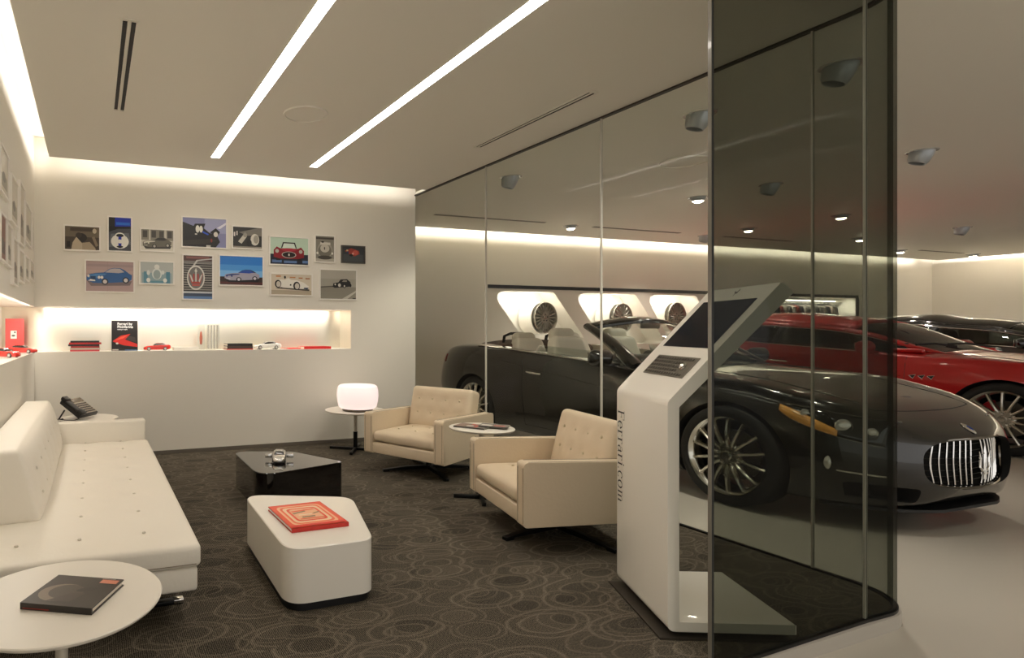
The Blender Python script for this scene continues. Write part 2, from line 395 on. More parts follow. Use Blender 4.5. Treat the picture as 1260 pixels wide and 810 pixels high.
# ------------------------------------------------------------------ ceiling fittings
for i, x in enumerate((0.996, 1.898)):
    t = thing('strip_light', 'long white strip light in the lounge ceiling, the %s' % ('left one' if i == 0 else 'right one, nearer the glass wall'), 'light', (x, 2.7, CZ), 0, 'ceiling strip lights')
    b = nb(); box(b, (-0.036, -2.4, -0.003), (0.036, 2.4, 0.0)); obj('diffuser', b, M_strip, t, smooth=False)
    b = nb()
    for s in (-1, 1): box(b, (s*0.036, -2.403, -0.004), (s*0.04, 2.403, 0.0))
    box(b, (-0.04, 2.4, -0.004), (0.04, 2.404, 0)); box(b, (-0.04, -2.404, -0.004), (0.04, -2.4, 0)); obj('frame', b, M_ceil, t, smooth=False)
def slot_vent(label, x, y, L, along, w=0.075, slots=((-0.021, 0.022), (0.021, 0.022)), group=None, fm=None):
    t = thing('air_vent', label, 'air vent', (x, y, CZ), 0 if along == 'y' else PI/2, group)
    b = nb()
    for s in (-1, 1):
        box(b, (s*w/2-0.006, -L/2, -0.004), (s*w/2+0.006, L/2, 0))
        box(b, (-w/2, s*L/2-0.006, -0.004), (w/2, s*L/2+0.006, 0))
    box(b, (-0.006, -L/2, -0.004), (0.006, L/2, 0)); obj('frame', b, fm or M_ceil, t, smooth=False)
    for sx, sw in slots:
        b = nb(); box(b, (sx-sw/2, -L/2+0.02, -0.0035), (sx+sw/2, L/2-0.02, -0.0005)); obj('slot', b, M_black, t, smooth=False)
    return t
slot_vent('white two-slot air vent in the lounge ceiling, left of the strip lights', 0.168, 3.6, 1.25, 'y')
slot_vent('slim slot air vent in the lounge ceiling beside the glass wall', 2.955, 3.52, 1.2, 'y', 0.06, ((-0.018, 0.01), (0.018, 0.01)))
M_vt = mat('vent_grey', '8f897e', 0.5)
for lab, x0, x1, y in (('first from the left', 4.157, 5.904, 6.69), ('second from the left', 6.809, 8.49, 6.73), ('seen through the smoked glass panel', 9.454, 11.08, 6.74), ('right of the glass corner', 14.52, 15.9, 6.7)):
    slot_vent('dark slot air vent in the showroom ceiling, '+lab, (x0+x1)/2, y, x1-x0, 'x', 0.05, ((-0.012, 0.02), (0.014, 0.016)), 'showroom slot vents', M_vt)
for lab, x, y, r in (('between the two lounge strip lights', 1.385, 3.87, 0.152), ('in the showroom ceiling, seen through the glass wall', 4.93, 3.86, 0.19)):
    t = thing('ceiling_speaker', 'round white flush ceiling speaker '+lab, 'speaker', (x, y, CZ), 0, 'ceiling speakers')
    b = nb(); lathe(b, [(r-0.012, 0), (r-0.010, -0.010), (r, -0.010), (r+0.003, 0)], 40); obj('rim', b, M_ceil, t)
    b = nb(); lathe(b, [(0, -0.004), (r-0.011, -0.004), (r-0.010, 0)], 40); obj('grille', b, M_ceil, t)
def spot(x, y, lit, label, power=26, tilt=(0.0, 0.0)):
    t = thing('ceiling_spotlight', label, 'spotlight', (x, y, CZ), 0, 'ceiling spotlights')
    b = nb(); lathe(b, [(0.080, 0), (0.080, -0.006), (0.098, -0.006), (0.103, 0)], 28); obj('trim_ring', b, mat('spot_ring', 'd5d2cb', 0.25, 0.4), t)
    rot = Matrix.Rotation(tilt[0], 4, 'X') @ Matrix.Rotation(tilt[1], 4, 'Y')
    d = 0.085 if not lit else 0.035
    b = nb(); lathe(b, [(0.078, 0.02), (0.078, -d*0.25), (0.066, -d), (0.054, -d*1.25), (0.050, -d*1.2), (0.048, -d*0.6)], 24, mtx=rot)
    for s in (-1, 1): lathe(b, [(0, -0.012), (0.010, -0.009), (0.010, 0)], 10, mtx=TR(s*0.089, 0, 0))
    obj('housing', b, mat('spot_housing', 'a9adb0', 0.3, 0.3), t)
    b = nb(); lathe(b, [(0, -d*0.9), (0.048, -d*0.7)] if not lit else [(0, -0.062), (0.03, -0.058), (0.052, -0.044), (0.058, -0.03)], 20, mtx=rot); obj('lens', b, M_bulb if lit else M_dark, t)
    l = bpy.data.lights.new('spot', 'SPOT'); l.energy = power; l.spot_size = math.radians(95); l.spot_blend = 0.8; l.color = (1, 0.94, 0.85); l.shadow_soft_size = 0.05
    lo = bpy.data.objects.new('lamp', l); COL.objects.link(lo); lo.parent = t; lo.location = (0, 0, -d*1.3-0.01); lo.rotation_euler = (tilt[0], tilt[1], 0)
    return t
spots = [(3.84, 4.815, 0, 'at the top of the far end of the glass wall'), (3.95, 2.98, 0, 'just left of the free edge of the smoked glass'), (3.97, 2.17, 0, 'large one at the top of the smoked glass panel'),
 (6.54, 4.18, 0, 'in the middle of the smoked glass panel'), (6.515, 2.99, 0, 'right of the glass corner, the nearer one'), (11.9, 5.02, 0, 'right of the glass corner, the farther one'),
 (6.44, 6.78, 1, 'bright one above the first wheel niche'), (6.41, 4.86, 1, 'bright oval one just left of the smoked glass'), (9.05, 6.09, 1, 'bright one in the lower left of the smoked glass'),
 (9.15, 5.0, 1, 'bright one above the clothes niche'), (11.7, 6.14, 1, 'bright one behind the joint of the curved glass'), (14.2, 6.83, 1, 'bright one by the far slot vent'), (16.3, 6.72, 1, 'bright one nearest the far right wall'), (9.1, 6.78, 0, 'small one behind the free edge of the smoked glass')]
for x, y in ((3.95, 0.3), (3.95, -1.6), (1.4, 0.1), (1.4, -1.6), (-1.1, 0.1), (-1.1, -1.6), (6.5, 0.6), (6.5, -1.6)):      # unseen spotlights added over the viewer; their floor bounce brightens the ceiling
    spot(x, y, 0, 'added ceiling spotlight above and behind the viewer, for bounce light on the ceiling', 36)
for x, y, lit, lb in spots:
    spot(x, y, lit, 'round ceiling spotlight, '+lb, 60 if lit else 45, (0.25, 0.2) if not lit else (0, 0))
# ------------------------------------------------------------------ seating
M_cream = mat('cream_leather', 'd8c6ab', 0.42, bump=(60, 0.10), vary=(1.5, 'd2bfa3'))
M_sofa = mat('white_leather', 'eee7d9', 0.42, bump=(60, 0.10), vary=(1.5, 'e9e1d2'))
M_btn = mat('cream_button', 'c9ba9c', 0.45); M_btn2 = mat('white_button', 'dcd4c4', 0.45)
M_seam = mat('seam_tan', '8b7f6c', 0.7)  # darker tan for the leather seam lines
def dimples(pts, depth=0.010, s=0.035):
    def f(x, y):
        d = 0
        for a, b in pts: d -= depth*math.exp(-((x-a)**2+(y-b)**2)/(s*s))
        return d
    return f
def button(parent, m, loc, rot=(0, 0, 0), r=0.009):
    b = nb(); lathe(b, [(0, 0.004), (r*0.7, 0.003), (r, -0.001), (r*0.9, -0.004)], 12); return obj('button', b, m, parent, loc, rot)
def star_base(t, r, h, zt, m, arms=4, rot=0.4):
    b = nb(); lathe(b, [(0.0, 0.02), (0.03, 0.02), (0.022, 0.06), (0.022, zt), (0.0, zt)], 20); lathe(b, [(0, zt-0.025), (0.17, zt-0.02), (0.17, zt), (0, zt)], 24); obj('column', b, m, t)
    for k in range(arms):
        a = rot+2*PI*k/arms; b = nb()
        prism(b, [(0.0, 0.016), (0.0, 0.044), (r*0.5, 0.040), (r, 0.020), (r, 0.0), (r-0.05, 0.0), (r-0.06, 0.012)], -0.019, 0.019, 'y', bev=0.002, seg=1); obj('leg', b, m, t, rot=(0, 0, a))
def armchair(label, loc, rz, rot0):
    t = thing('armchair', label, 'armchair', loc, rz, 'cream leather armchairs')
    w, d = 0.775, 0.76; aw = 0.085; z0, z1 = 0.15, 0.49
    prof = round_poly([(0, z0), (0, z1), (-d, z1-0.005), (-d-0.01, z0+0.02)], [0.02, 0.03, 0.03, 0.16], 8)
    for s in (-1, 1):
        b = nb(); a_, b_ = sorted((s*w/2, s*(w/2-aw))); prism(b, prof, a_, b_, 'y', bev=0.012, seg=3); obj('armrest', b, M_cream, t)
        b = nb()
        for yy in (s*w/2-s*0.012, s*(w/2-aw)+s*0.012):
            tube(b, [(0.0006, yy, z0+0.02), (0.0006, yy, z1-0.03)], 0.0016, 6)
            tube(b, [(-0.03, yy, z1+0.0006), (-d+0.04, yy, z1-0.004)], 0.0016, 6)
        obj('seam', b, M_seam, t)
    b = nb(); box(b, (-0.02-0.12, -w/2+aw-0.005, z0+0.005), (-0.006, w/2-aw+0.005, 0.245), bev=0.01, seg=3)
    prism(b, round_poly([(-0.05, z0+0.01), (-0.05, 0.245), (-d+0.03, 0.245), (-d+0.03, z0+0.03)], [0, 0, 0.02, 0.12], 6), -w/2+aw-0.005, w/2-aw+0.005, 'y'); obj('seat_frame', b, M_cream, t)
    bt = [(x, y) for x in (0.12, -0.08, -0.24) for y in (-0.17, 0.0, 0.17)]
    dm = dimples(bt, 0.012, 0.04)
    def sf(p, h):
        x, y, z = p; k = (1-(x/h[0])**4)*(1-(y/h[1])**4)
        if z > 0: z += 0.024*k+dm(x, y)+0.0035*wrinkle(x*4, y*4)*k
        if x > h[0]*0.85: z += 0.006*math.sin(y*22)*0.4
        return (x+0.008*(1-(z/h[2])**2)*(x > 0.2), y, z)
    b = nb(); softbox(b, (0.60, w-2*aw-0.004, 0.085), 0.026, (-0.312, 0, 0.292), sf, 0.025); cu = obj('seat_cushion', b, M_cream, t)
    for x, y in bt: button(cu, M_btn, (x-0.312, y, 0.292+0.0425+0.016))
    def bf(p, h):
        x, y, z = p; k = (1-(y/h[1])**4)*(1-(z/h[2])**4)
        if x > 0: x += 0.022*k+dm2(y, z)+0.003*wrinkle(y*4, z*4)*k
        return (x, y, z)
    bt2 = [(y, z) for z in (0.075, -0.045) for y in (-0.2, -0.067, 0.067, 0.2)]
    dm2 = dimples(bt2, 0.012, 0.035); c = Vector((-0.60, 0, 0.49)); tilt = math.radians(-14)
    b = nb(); softbox(b, (0.15, w-2*aw-0.004, 0.37), 0.035, (0, 0, 0), bf, 0.025, mtx=TR(c) @ RY(tilt)); bk = obj('back_cushion', b, M_cream, t)
    for y, z in bt2:
        q = (TR(c) @ RY(tilt)) @ Vector((0.075+0.012, y, z)); button(bk, M_btn, q, (0, PI/2+tilt, 0))
    star_base(t, 0.40, 0.04, 0.16, M_dark, 4, rot0)
    for ch in t.children:          # bring the swivel base under the middle of the shell
        if ch.name.startswith(('leg', 'column')): ch.location = (-0.38, 0, 0)
    return t
def frame_from(fl_, fr_):          # front-left and front-right corners (as the photo shows them) -> origin and facing
    a, b = Vector(fl_), Vector(fr_); m = (a+b)/2; d = (b-a).normalized(); return (m.x, m.y, 0), math.atan2(-d.x*-1, d.y*-1) if False else math.atan2(-(b-a).x*-1, -(b-a).y)
oA = Vector((2.174, 4.604)); oB = Vector((2.497, 3.90)); dA = (oB-oA).normalized(); fA = Vector((dA.y, -dA.x))   # facing direction
armchair('cream leather armchair beside the glowing table lamp, the farther of the two', ((oA.x+oB.x)/2, (oA.y+oB.y)/2, 0), math.atan2(fA.y, fA.x), 0.95)
oC = Vector((2.304, 3.281)); oD = Vector((2.118, 2.562)); dC = (oD-oC).normalized(); fC = Vector((dC.y, -dC.x))
armchair('cream leather armchair partly behind the white kiosk, the nearer of the two', ((oC.x+oD.x)/2, (oC.y+oD.y)/2, 0), math.atan2(fC.y, fC.x), 0.35)

# sofa
t = thing('sofa', 'long white buttoned leather sofa with open chaise end along the left wall', 'sofa', (0, 0, 0))
sy0, sy1, sx0, sx1 = 2.35, 4.76, -0.46, 0.405
b = nb(); box(b, (sx0, sy0+0.012, 0.15), (sx1-0.012, sy1+0.1, 0.245), bev=0.014, seg=3); obj('seat_frame', b, M_sofa, t)
bys = [2.35+0.2+0.31*k for k in range(8)]; bxs = (-0.28, -0.05, 0.2)
allb = [(x, y) for y in bys for x in bxs if not (x < -0.2 and y > 2.8)]
cx, cy = (sx0+sx1)/2, (sy0+sy1)/2
dm = dimples([(x-cx, y-cy) for x, y in allb], 0.009, 0.04)
segs = [(sy0, 3.02), (3.02, 3.9), (3.9, sy1)]
def sofa_fn(p, h):
    x, y, z = p; k = (1-(x/h[0])**6)*(1-(y/h[1])**6)
    if z > 0:
        z += 0.012*k+dm(x, y)+0.003*wrinkle(x*3, y*3)*k
        for sy in (3.10, 3.92): z -= 0.006*math.exp(-((y-(sy-cy))/0.012)**2)
    return (x, y, z)
b = nb(); softbox(b, (sx1-sx0, sy1-sy0, 0.09), 0.022, (cx, cy, 0.292), sofa_fn, 0.03); cu = obj('seat_cushion', b, M_sofa, t)
for x, y in allb: button(cu, M_btn2, (x, y, 0.292+0.045+0.006), r=0.008)
b = nb(); tube(b, [(sx0+0.02, sy0-0.0005, 0.262), (sx1-0.02, sy0-0.0005, 0.262)], 0.0018, 6); tube(b, [(sx1+0.0005, sy0+0.02, 0.262), (sx1+0.0005, sy1-0.02, 0.262)], 0.0018, 6); obj('seam', b, M_seam, cu)
bl, by0, by1 = -0.46, 2.83, 4.76
bt2 = [(y, z) for z in (0.05, -0.06) for y in [-0.81+0.23*k for k in range(8)]]
dm3 = dimples(bt2, 0.012, 0.04)
def back_fn(p, h):
    x, y, z = p; k = (1-(y/h[1])**6)*(1-(z/h[2])**4)
    if x > 0:
        x += 0.030*k+dm3(y, z)+0.0025*wrinkle(y*3, z*3)*k
    x -= ((p[0]/h[0]+1)/2)**1.3*(0.075*(z/h[2]+1)/2+0.015*max(0, z/h[2])**2)
    return (x, y, z)
b = nb(); softbox(b, (0.26, by1-by0, 0.33), 0.026, (-0.34, (by0+by1)/2, 0.50), back_fn, 0.03); bk = obj('back_cushion', b, M_sofa, t)
for y, z in bt2:
    x = -0.34+0.13+0.020-0.075*(z/0.165+1)/2-0.015*max(0, z/0.165)**2
    button(bk, M_btn2, (x, y+(by0+by1)/2, z+0.5), (0, PI/2-0.2, 0), r=0.008)
b = nb(); box(b, (sx0, sy1, 0.15), (0.385, sy1+0.095, 0.49), bev=0.014, seg=3); obj('armrest', b, M_sofa, t)
for yy in (2.62, 4.4):
    b = nb(); box(b, (-0.38, yy-0.02, 0.0), (0.37, yy+0.02, 0.018), bev=0.003); box(b, (-0.03, yy-0.025, 0.018), (0.03, yy+0.025, 0.15), bev=0.003); f = obj('leg', b, M_dark, t)
    b = nb(); box(b, (0.33, yy-0.0205, 0.004), (0.3725, yy+0.0205, 0.0195), bev=0.002); tag(obj('foot_tip', b, M_chrome, f), 'polished steel tip')

# ------------------------------------------------------------------ round side tables
def side_table(label, x, y, z, r, rot, legm=None):
    t = thing('side_table', label, 'side table', (x, y, 0), 0, 'round white side tables')
    b = nb(); lathe(b, [(0, z-0.016), (r-0.012, z-0.016), (r-0.002, z-0.008), (r, z-0.003), (r-0.003, z), (0, z)], 72); obj('table_top', b, M_wtop, t)
    b = nb(); lathe(b, [(0, z-0.016), (0.05, z-0.018), (0.018, z-0.03), (0.0175, z*0.46), (0, z*0.46)], 24); p = obj('pole', b, mat('pole_cream', 'd6cfc0', 0.3, 0.2), t)
    b = nb(); lathe(b, [(0, z*0.46), (0.021, z*0.46), (0.021, 0.03), (0, 0.03)], 24); obj('lower_pole', b, M_dark, t)
    for k in range(4):
        b = nb(); box(b, (0, -0.014, 0.0), (r*0.86, 0.014, 0.026), bev=0.003); obj('foot', b, M_dark, t, rot=(0, 0, rot+k*PI/2))
    return t
side_table('large round white side table in the left foreground holding a dark book', -0.085, 1.875, 0.40, 0.285, 0.7)
side_table('round white side table by the back wall carrying the glowing lamp', 2.447, 5.385, 0.395, 0.30, 2.55)
side_table('round white side table with magazines between the two cream armchairs', 2.57, 3.53, 0.50, 0.222, 2.6)
side_table('round white side table behind the sofa arm holding the telephone', -0.03, 5.25, 0.455, 0.235, 0.4)

# ------------------------------------------------------------------ low coffee tables
def coffee(label, poly, z0, z1, r, m, mp, bev):
    cx = sum(p[0] for p in poly)/len(poly); cy = sum(p[1] for p in poly)/len(poly)
    P = [(x-cx, y-cy) for x, y in poly]
    t = thing('coffee_table', label, 'coffee table', (cx, cy, 0))
    rp = round_poly(P, r, 10); A = nb(); vs0 = [A.verts.new((*p, z0)) for p in rp]; vs1 = [A.verts.new((*p, z1-bev)) for p in rp]
    ins = [tuple(Vector(p)*(1-bev*1.6/Vector(p).length)) for p in rp]; vs2 = [A.verts.new((*p, z1)) for p in ins]; n = len(rp)
    for L0, L1 in ((vs0, vs1), (vs1, vs2)):
        for i in range(n): A.faces.new([L0[i], L0[(i+1) % n], L1[(i+1) % n], L1[i]])
    A.faces.new(vs2); A.faces.new(vs0[::-1]); obj('body', A, m, t, ang=30)
    b = nb(); prism(b, [tuple(Vector(p)*0.95) for p in rp], 0, z0, 'z'); obj('plinth', b, mp, t)
    return t
coffee('low white lacquered block coffee table with rounded corners and an orange book', [(0.757, 2.343), (1.155, 2.35), (1.335, 2.985), (0.785, 3.22)], 0.04, 0.272, [0.10, 0.09, 0.11, 0.09], M_white, M_black, 0.004)
M_bl = mat('black_lacquer', '0c0908', 0.08, coat=1.0)
coffee('low glossy black block coffee table with a silver model car on top', [(1.00, 3.665), (1.668, 3.86), (1.44, 4.32), (1.01, 4.47)], 0.012, 0.256, [0.13, 0.04, 0.07, 0.09], M_bl, M_black, 0.003)

# ------------------------------------------------------------------ books, magazines
def book(label, w, d, h, cover, loc, rz=0, pages='e9e2d2', group=None, face=None, standing=False, name='book', cat='book'):
    """lying book: w along x (spine on -y), d along y"""
    t = thing(name, label, cat, loc, rz, group); th = min(0.0035, h*0.2)
    cm = cover if not isinstance(cover, str) else mat('cover_'+cover, cover, 0.35, coat=0.2)
    b = nb(); box(b, (-w/2, -d/2, 0), (w/2, d/2, th)); box(b, (-w/2, -d/2, h-th), (w/2, d/2, h)); box(b, (-w/2, -d/2-th*0.6, 0), (w/2, -d/2+th, h)); obj('cover', b, cm, t, smooth=False)
    b = nb(); box(b, (-w/2+0.004, -d/2+th, th), (w/2-0.004, d/2-0.005, h-th)); obj('pages', b, mat('pages_'+pages, pages, 0.8), t, smooth=False)
    if face: 
        b = nb(); ms = []
        for i, (c, poly) in enumerate(face):
            if c not in ms: ms.append(c)
            vs = [b.verts.new(((x-0.5)*w, (y-0.5)*d, h+0.0002*(i+1))) for x, y in poly]; f = b.faces.new(vs); f.material_index = ms.index(c)
            f.normal_update()
            if f.normal.z < 0: f.normal_flip()
        obj('cover_print', b, [mat('ink_'+c, c, 0.4) for c in ms], t, smooth=False, recalc=False)
    if standing: t.rotation_euler = (PI/2, 0, rz)
    return t
def ell(cx, cy, rx, ry, n=18, a0=0, a1=2*PI, rot=0):
    o = []
    for k in range(n):
        a = a0+(a1-a0)*k/(n-1 if a1-a0 < 6.2 else n); x, y = rx*math.cos(a), ry*math.sin(a)
        o.append((cx+x*math.cos(rot)-y*math.sin(rot), cy+x*math.sin(rot)+y*math.cos(rot)))
    return o
def rect(a, b, c, d): return [(a, b), (c, b), (c, d), (a, d)]
loop = lambda m, r: round_poly([(m, m), (1-m, m), (1-m, 1-m), (m, 1-m)], r, 5)
fx = [('f0552e', rect(0.01, 0.01, 0.99, 0.99)), ('f7b98e', loop(0.09, 0.12)), ('f0663a', loop(0.13, 0.12)), ('f5cfa8', loop(0.17, 0.10)), ('ee4a25', loop(0.22, 0.10)),
      ('f2b68c', loop(0.26, 0.08)), ('f0552e', [(0.26, 0.66), (0.7, 0.70), (0.72, 0.66), (0.3, 0.62)]), ('8c7a58', [(0.27, 0.58), (0.52, 0.64), (0.53, 0.60), (0.28, 0.53)]), ('7d6d4f', rect(0.36, 0.36, 0.60, 0.40)), ('a8815a', [(0.60, 0.50), (0.75, 0.56), (0.75, 0.52), (0.62, 0.47)]), ('f0552e', rect(0.3, 0.29, 0.74, 0.32)), ('e83218', rect(0.02, 0.02, 0.98, 0.1)), ('f6e2c4', rect(0.34, 0.45, 0.58, 0.48))]
book('large square orange and red picture book on the white coffee table', 0.28, 0.357, 0.019, 'c8200f', (0.977, 2.717, 0.2725), 0.02, 'dfeae0', face=fx)
fx = [('3b332c', rect(0.0, 0.0, 1, 1)), ('7b6d5e', ell(0.36, 0.40, 0.30, 0.30, 20)), ('4c4239', ell(0.42, 0.44, 0.24, 0.24, 20)), ('352d27', ell(0.66, 0.55, 0.14, 0.07, 14, rot=0.5)), ('463b33', [(0.3, 0.1), (0.62, 0.12), (0.7, 0.42), (0.5, 0.4)]), ('d98468', rect(0.72, 0.80, 0.97, 0.93)), ('b9b0a4', rect(0.70, 0.95, 0.9, 0.965))]
bk = book('dark brown hardcover book with an orange patch on the foreground table', 0.215, 0.19, 0.019, '231c18', (-0.0505, 1.866, 0.4005), -0.5, face=fx)
b = nb(); box(b, (-0.10, -0.0972, 0.003), (-0.02, -0.0970, 0.006)); obj('spine_stripe', b, mat('spine_red', '8c2616', 0.5), bk, smooth=False)
fm1 = [('5c5650', rect(0, 0, 1, 1)), ('8a6f62', rect(0.02, 0.05, 0.35, 0.95)), ('c9463a', rect(0.4, 0.6, 0.6, 0.95)), ('d8d2c8', ell(0.45, 0.35, 0.12, 0.2)), ('c23b31', rect(0.62, 0.1, 0.72, 0.5)), ('3f3c3a', rect(0.75, 0.3, 0.95, 0.8)), ('7fa08a', rect(0.5, 0.75, 0.9, 0.85))]
book('left magazine of the colourful pair on the small round table', 0.22, 0.16, 0.010, '4b4641', (2.52, 3.56, 0.5005), -1.0, face=fm1, name='magazine', cat='magazine', group='magazines on the side table')
fm2 = [('7a746d', rect(0, 0, 1, 1)), ('ded8cf', rect(0.05, 0.1, 0.45, 0.6)), ('cf4c3c', rect(0.5, 0.2, 0.9, 0.45)), ('3e3b38', rect(0.1, 0.7, 0.8, 0.9)), ('a9b0a0', rect(0.55, 0.55, 0.9, 0.66))]
book('right magazine of the colourful pair on the small round table', 0.19, 0.12, 0.008, '5b5650', (2.64, 3.48, 0.5110), -0.85, face=fm2, name='magazine', cat='magazine', group='magazines on the side table')

# ------------------------------------------------------------------ table lamp and telephone
t = thing('table_lamp', 'glowing white barrel-shaped glass lamp on the round table by the back wall', 'table lamp', (2.44, 5.32, 0.396))
b = nb(); lathe(b, [(0, 0), (0.145, 0), (0.15, 0.008), (0.15, 0.022), (0.12, 0.026), (0, 0.026)], 40); obj('base', b, mat('lamp_base', '5b554d', 0.12, 0.9), t)
M_lampglass = mat('opal_glass', 'f4ecec', 0.25, emit='fbe6e2', es=0.37)
b = nb(); lathe(b, [(0, 0.026), (0.168, 0.027), (0.186, 0.045), (0.198, 0.10), (0.203, 0.15), (0.200, 0.20), (0.190, 0.238), (0.172, 0.252), (0.08, 0.258), (0, 0.258)], 48); obj('shade', b, M_lampglass, t)
t = thing('telephone', 'black desk telephone with keypad on the round table behind the sofa', 'telephone', (-0.10, 5.23, 0.460), 0.95)
t.scale = (1.2, 1.2, 1.2)
tl = math.radians(33); R_ = TR(0, 0, 0.05) @ RX(tl)
b = nb(); box(b, (-0.1, -0.075, 0), (0.1, 0.105, 0.028), bev=0.006, mtx=R_); obj('body', b, mat('phone_black', '1d1a18', 0.35), t)
b = nb(); box(b, (-0.035, -0.065, 0.028), (0.092, 0.1, 0.031), bev=0.001, mtx=R_); obj('face_plate', b, mat('phone_face', 'b1a796', 0.4, 0.3), t)
b = nb(); box(b, (-0.03, 0.055, 0.031), (0.085, 0.095, 0.0335), mtx=R_); obj('display', b, mat('phone_display', '6e6353', 0.2), t)
b = nb()
for i in range(7):
    for j in range(5): box(b, (-0.029+i*0.0165, -0.058+j*0.021, 0.031), (-0.018+i*0.0165, -0.046+j*0.021, 0.0345), bev=0.001, seg=1, mtx=R_)
obj('keypad', b, mat('phone_keys', '3b362f', 0.4), t)
b = nb(); box(b, (-0.096, -0.075, 0.028), (-0.050, 0.11, 0.044), bev=0.008, seg=3, mtx=R_); box(b, (-0.1, 0.07, 0.024), (-0.044, 0.115, 0.054), bev=0.01, mtx=R_); box(b, (-0.1, -0.08, 0.024), (-0.044, -0.035, 0.054), bev=0.01, mtx=R_); obj('handset', b, mat('phone_black', '1d1a18'), t)
b = nb()
for s in (-1, 1): tube(b, [(s*0.08, 0.06, 0.06), (s*0.085, 0.10, 0.0), (s*0.085, 0.07, 0.002)], 0.006, 8)
tube(b, [(-0.1, -0.07, 0.012), (-0.125, -0.05, 0.003), (-0.13, 0.02, 0.003), (-0.11, 0.10, 0.003)], 0.003, 6); obj('stand', b, mat('phone_black', '1d1a18'), t)

# ------------------------------------------------------------------ kiosk
kA = Vector((2.112, 1.685)); kd = Vector((0.925, -0.38)).normalized(); ang = math.atan2(kd.y, kd.x)
t = thing('information_kiosk', 'white angular touchscreen kiosk with black serif lettering beside the glass edge', 'kiosk', (kA.x, kA.y, 0), ang)
kw = 0.50
prof = round_poly([(-0.035, 0.025), (-0.035, 0.905), (0.385, 1.365), (0.430, 1.325), (0.008, 0.885), (0.008, 0.062), (0.437, 0.062), (0.437, 0.025)], [0.03, 0.04, 0.008, 0.008, 0.012, 0.006, 0.004, 0.004], 6)
b = nb(); prism(b, prof, 0.0, kw, 'y', bev=0.006, seg=2); obj('body', b, M_white, t)
b = nb(); box(b, (-0.07, -0.015, 0), (0.415, kw+0.01, 0.008)); box(b, (0.0, 0.03, 0.008), (0.42, kw-0.03, 0.025)); obj('base_plate', b, mat('kiosk_plate', '4a443c', 0.35, 0.5), t, smooth=False)
sl = math.atan2(0.46, 0.42); K = TR(-0.035, 0, 0.905) @ RY(-sl)       # local x runs up the slope, z out of it
b = nb(); box(b, (0.275, 0.055, 0.0005), (0.54, kw-0.055, 0.003), mtx=K); obj('screen', b, mat('screen_glass', '07091a', 0.08, spec=0.25), t, smooth=False)
b = nb(); box(b, (0.115, 0.05, 0.0005), (0.222, kw-0.10, 0.004), bev=0.001, seg=1, mtx=K); kb = obj('keyboard', b, mat('keyboard_steel', '7f796e', 0.35, 0.7), t, smooth=False)
b = nb()
for i in range(5):
    for j in range(15):
        if j < 3 and 0 < i < 4: continue
        box(b, (0.121+i*0.0198, 0.076+j*0.0214, 0.004), (0.133+i*0.0198, 0.090+j*0.0214, 0.0075), bev=0.001, seg=1, mtx=K)
obj('keys', b, mat('key_steel', '575249', 0.35, 0.6), kb, smooth=False)
b = nb(); lathe(b, [(0.018, 0.004), (0.018, 0.008), (0.013, 0.008), (0.013, 0.014), (0.006, 0.02), (0, 0.021)], 16, mtx=K @ TR(0.168, 0.108, 0)); obj('trackball', b, M_chrome, kb)
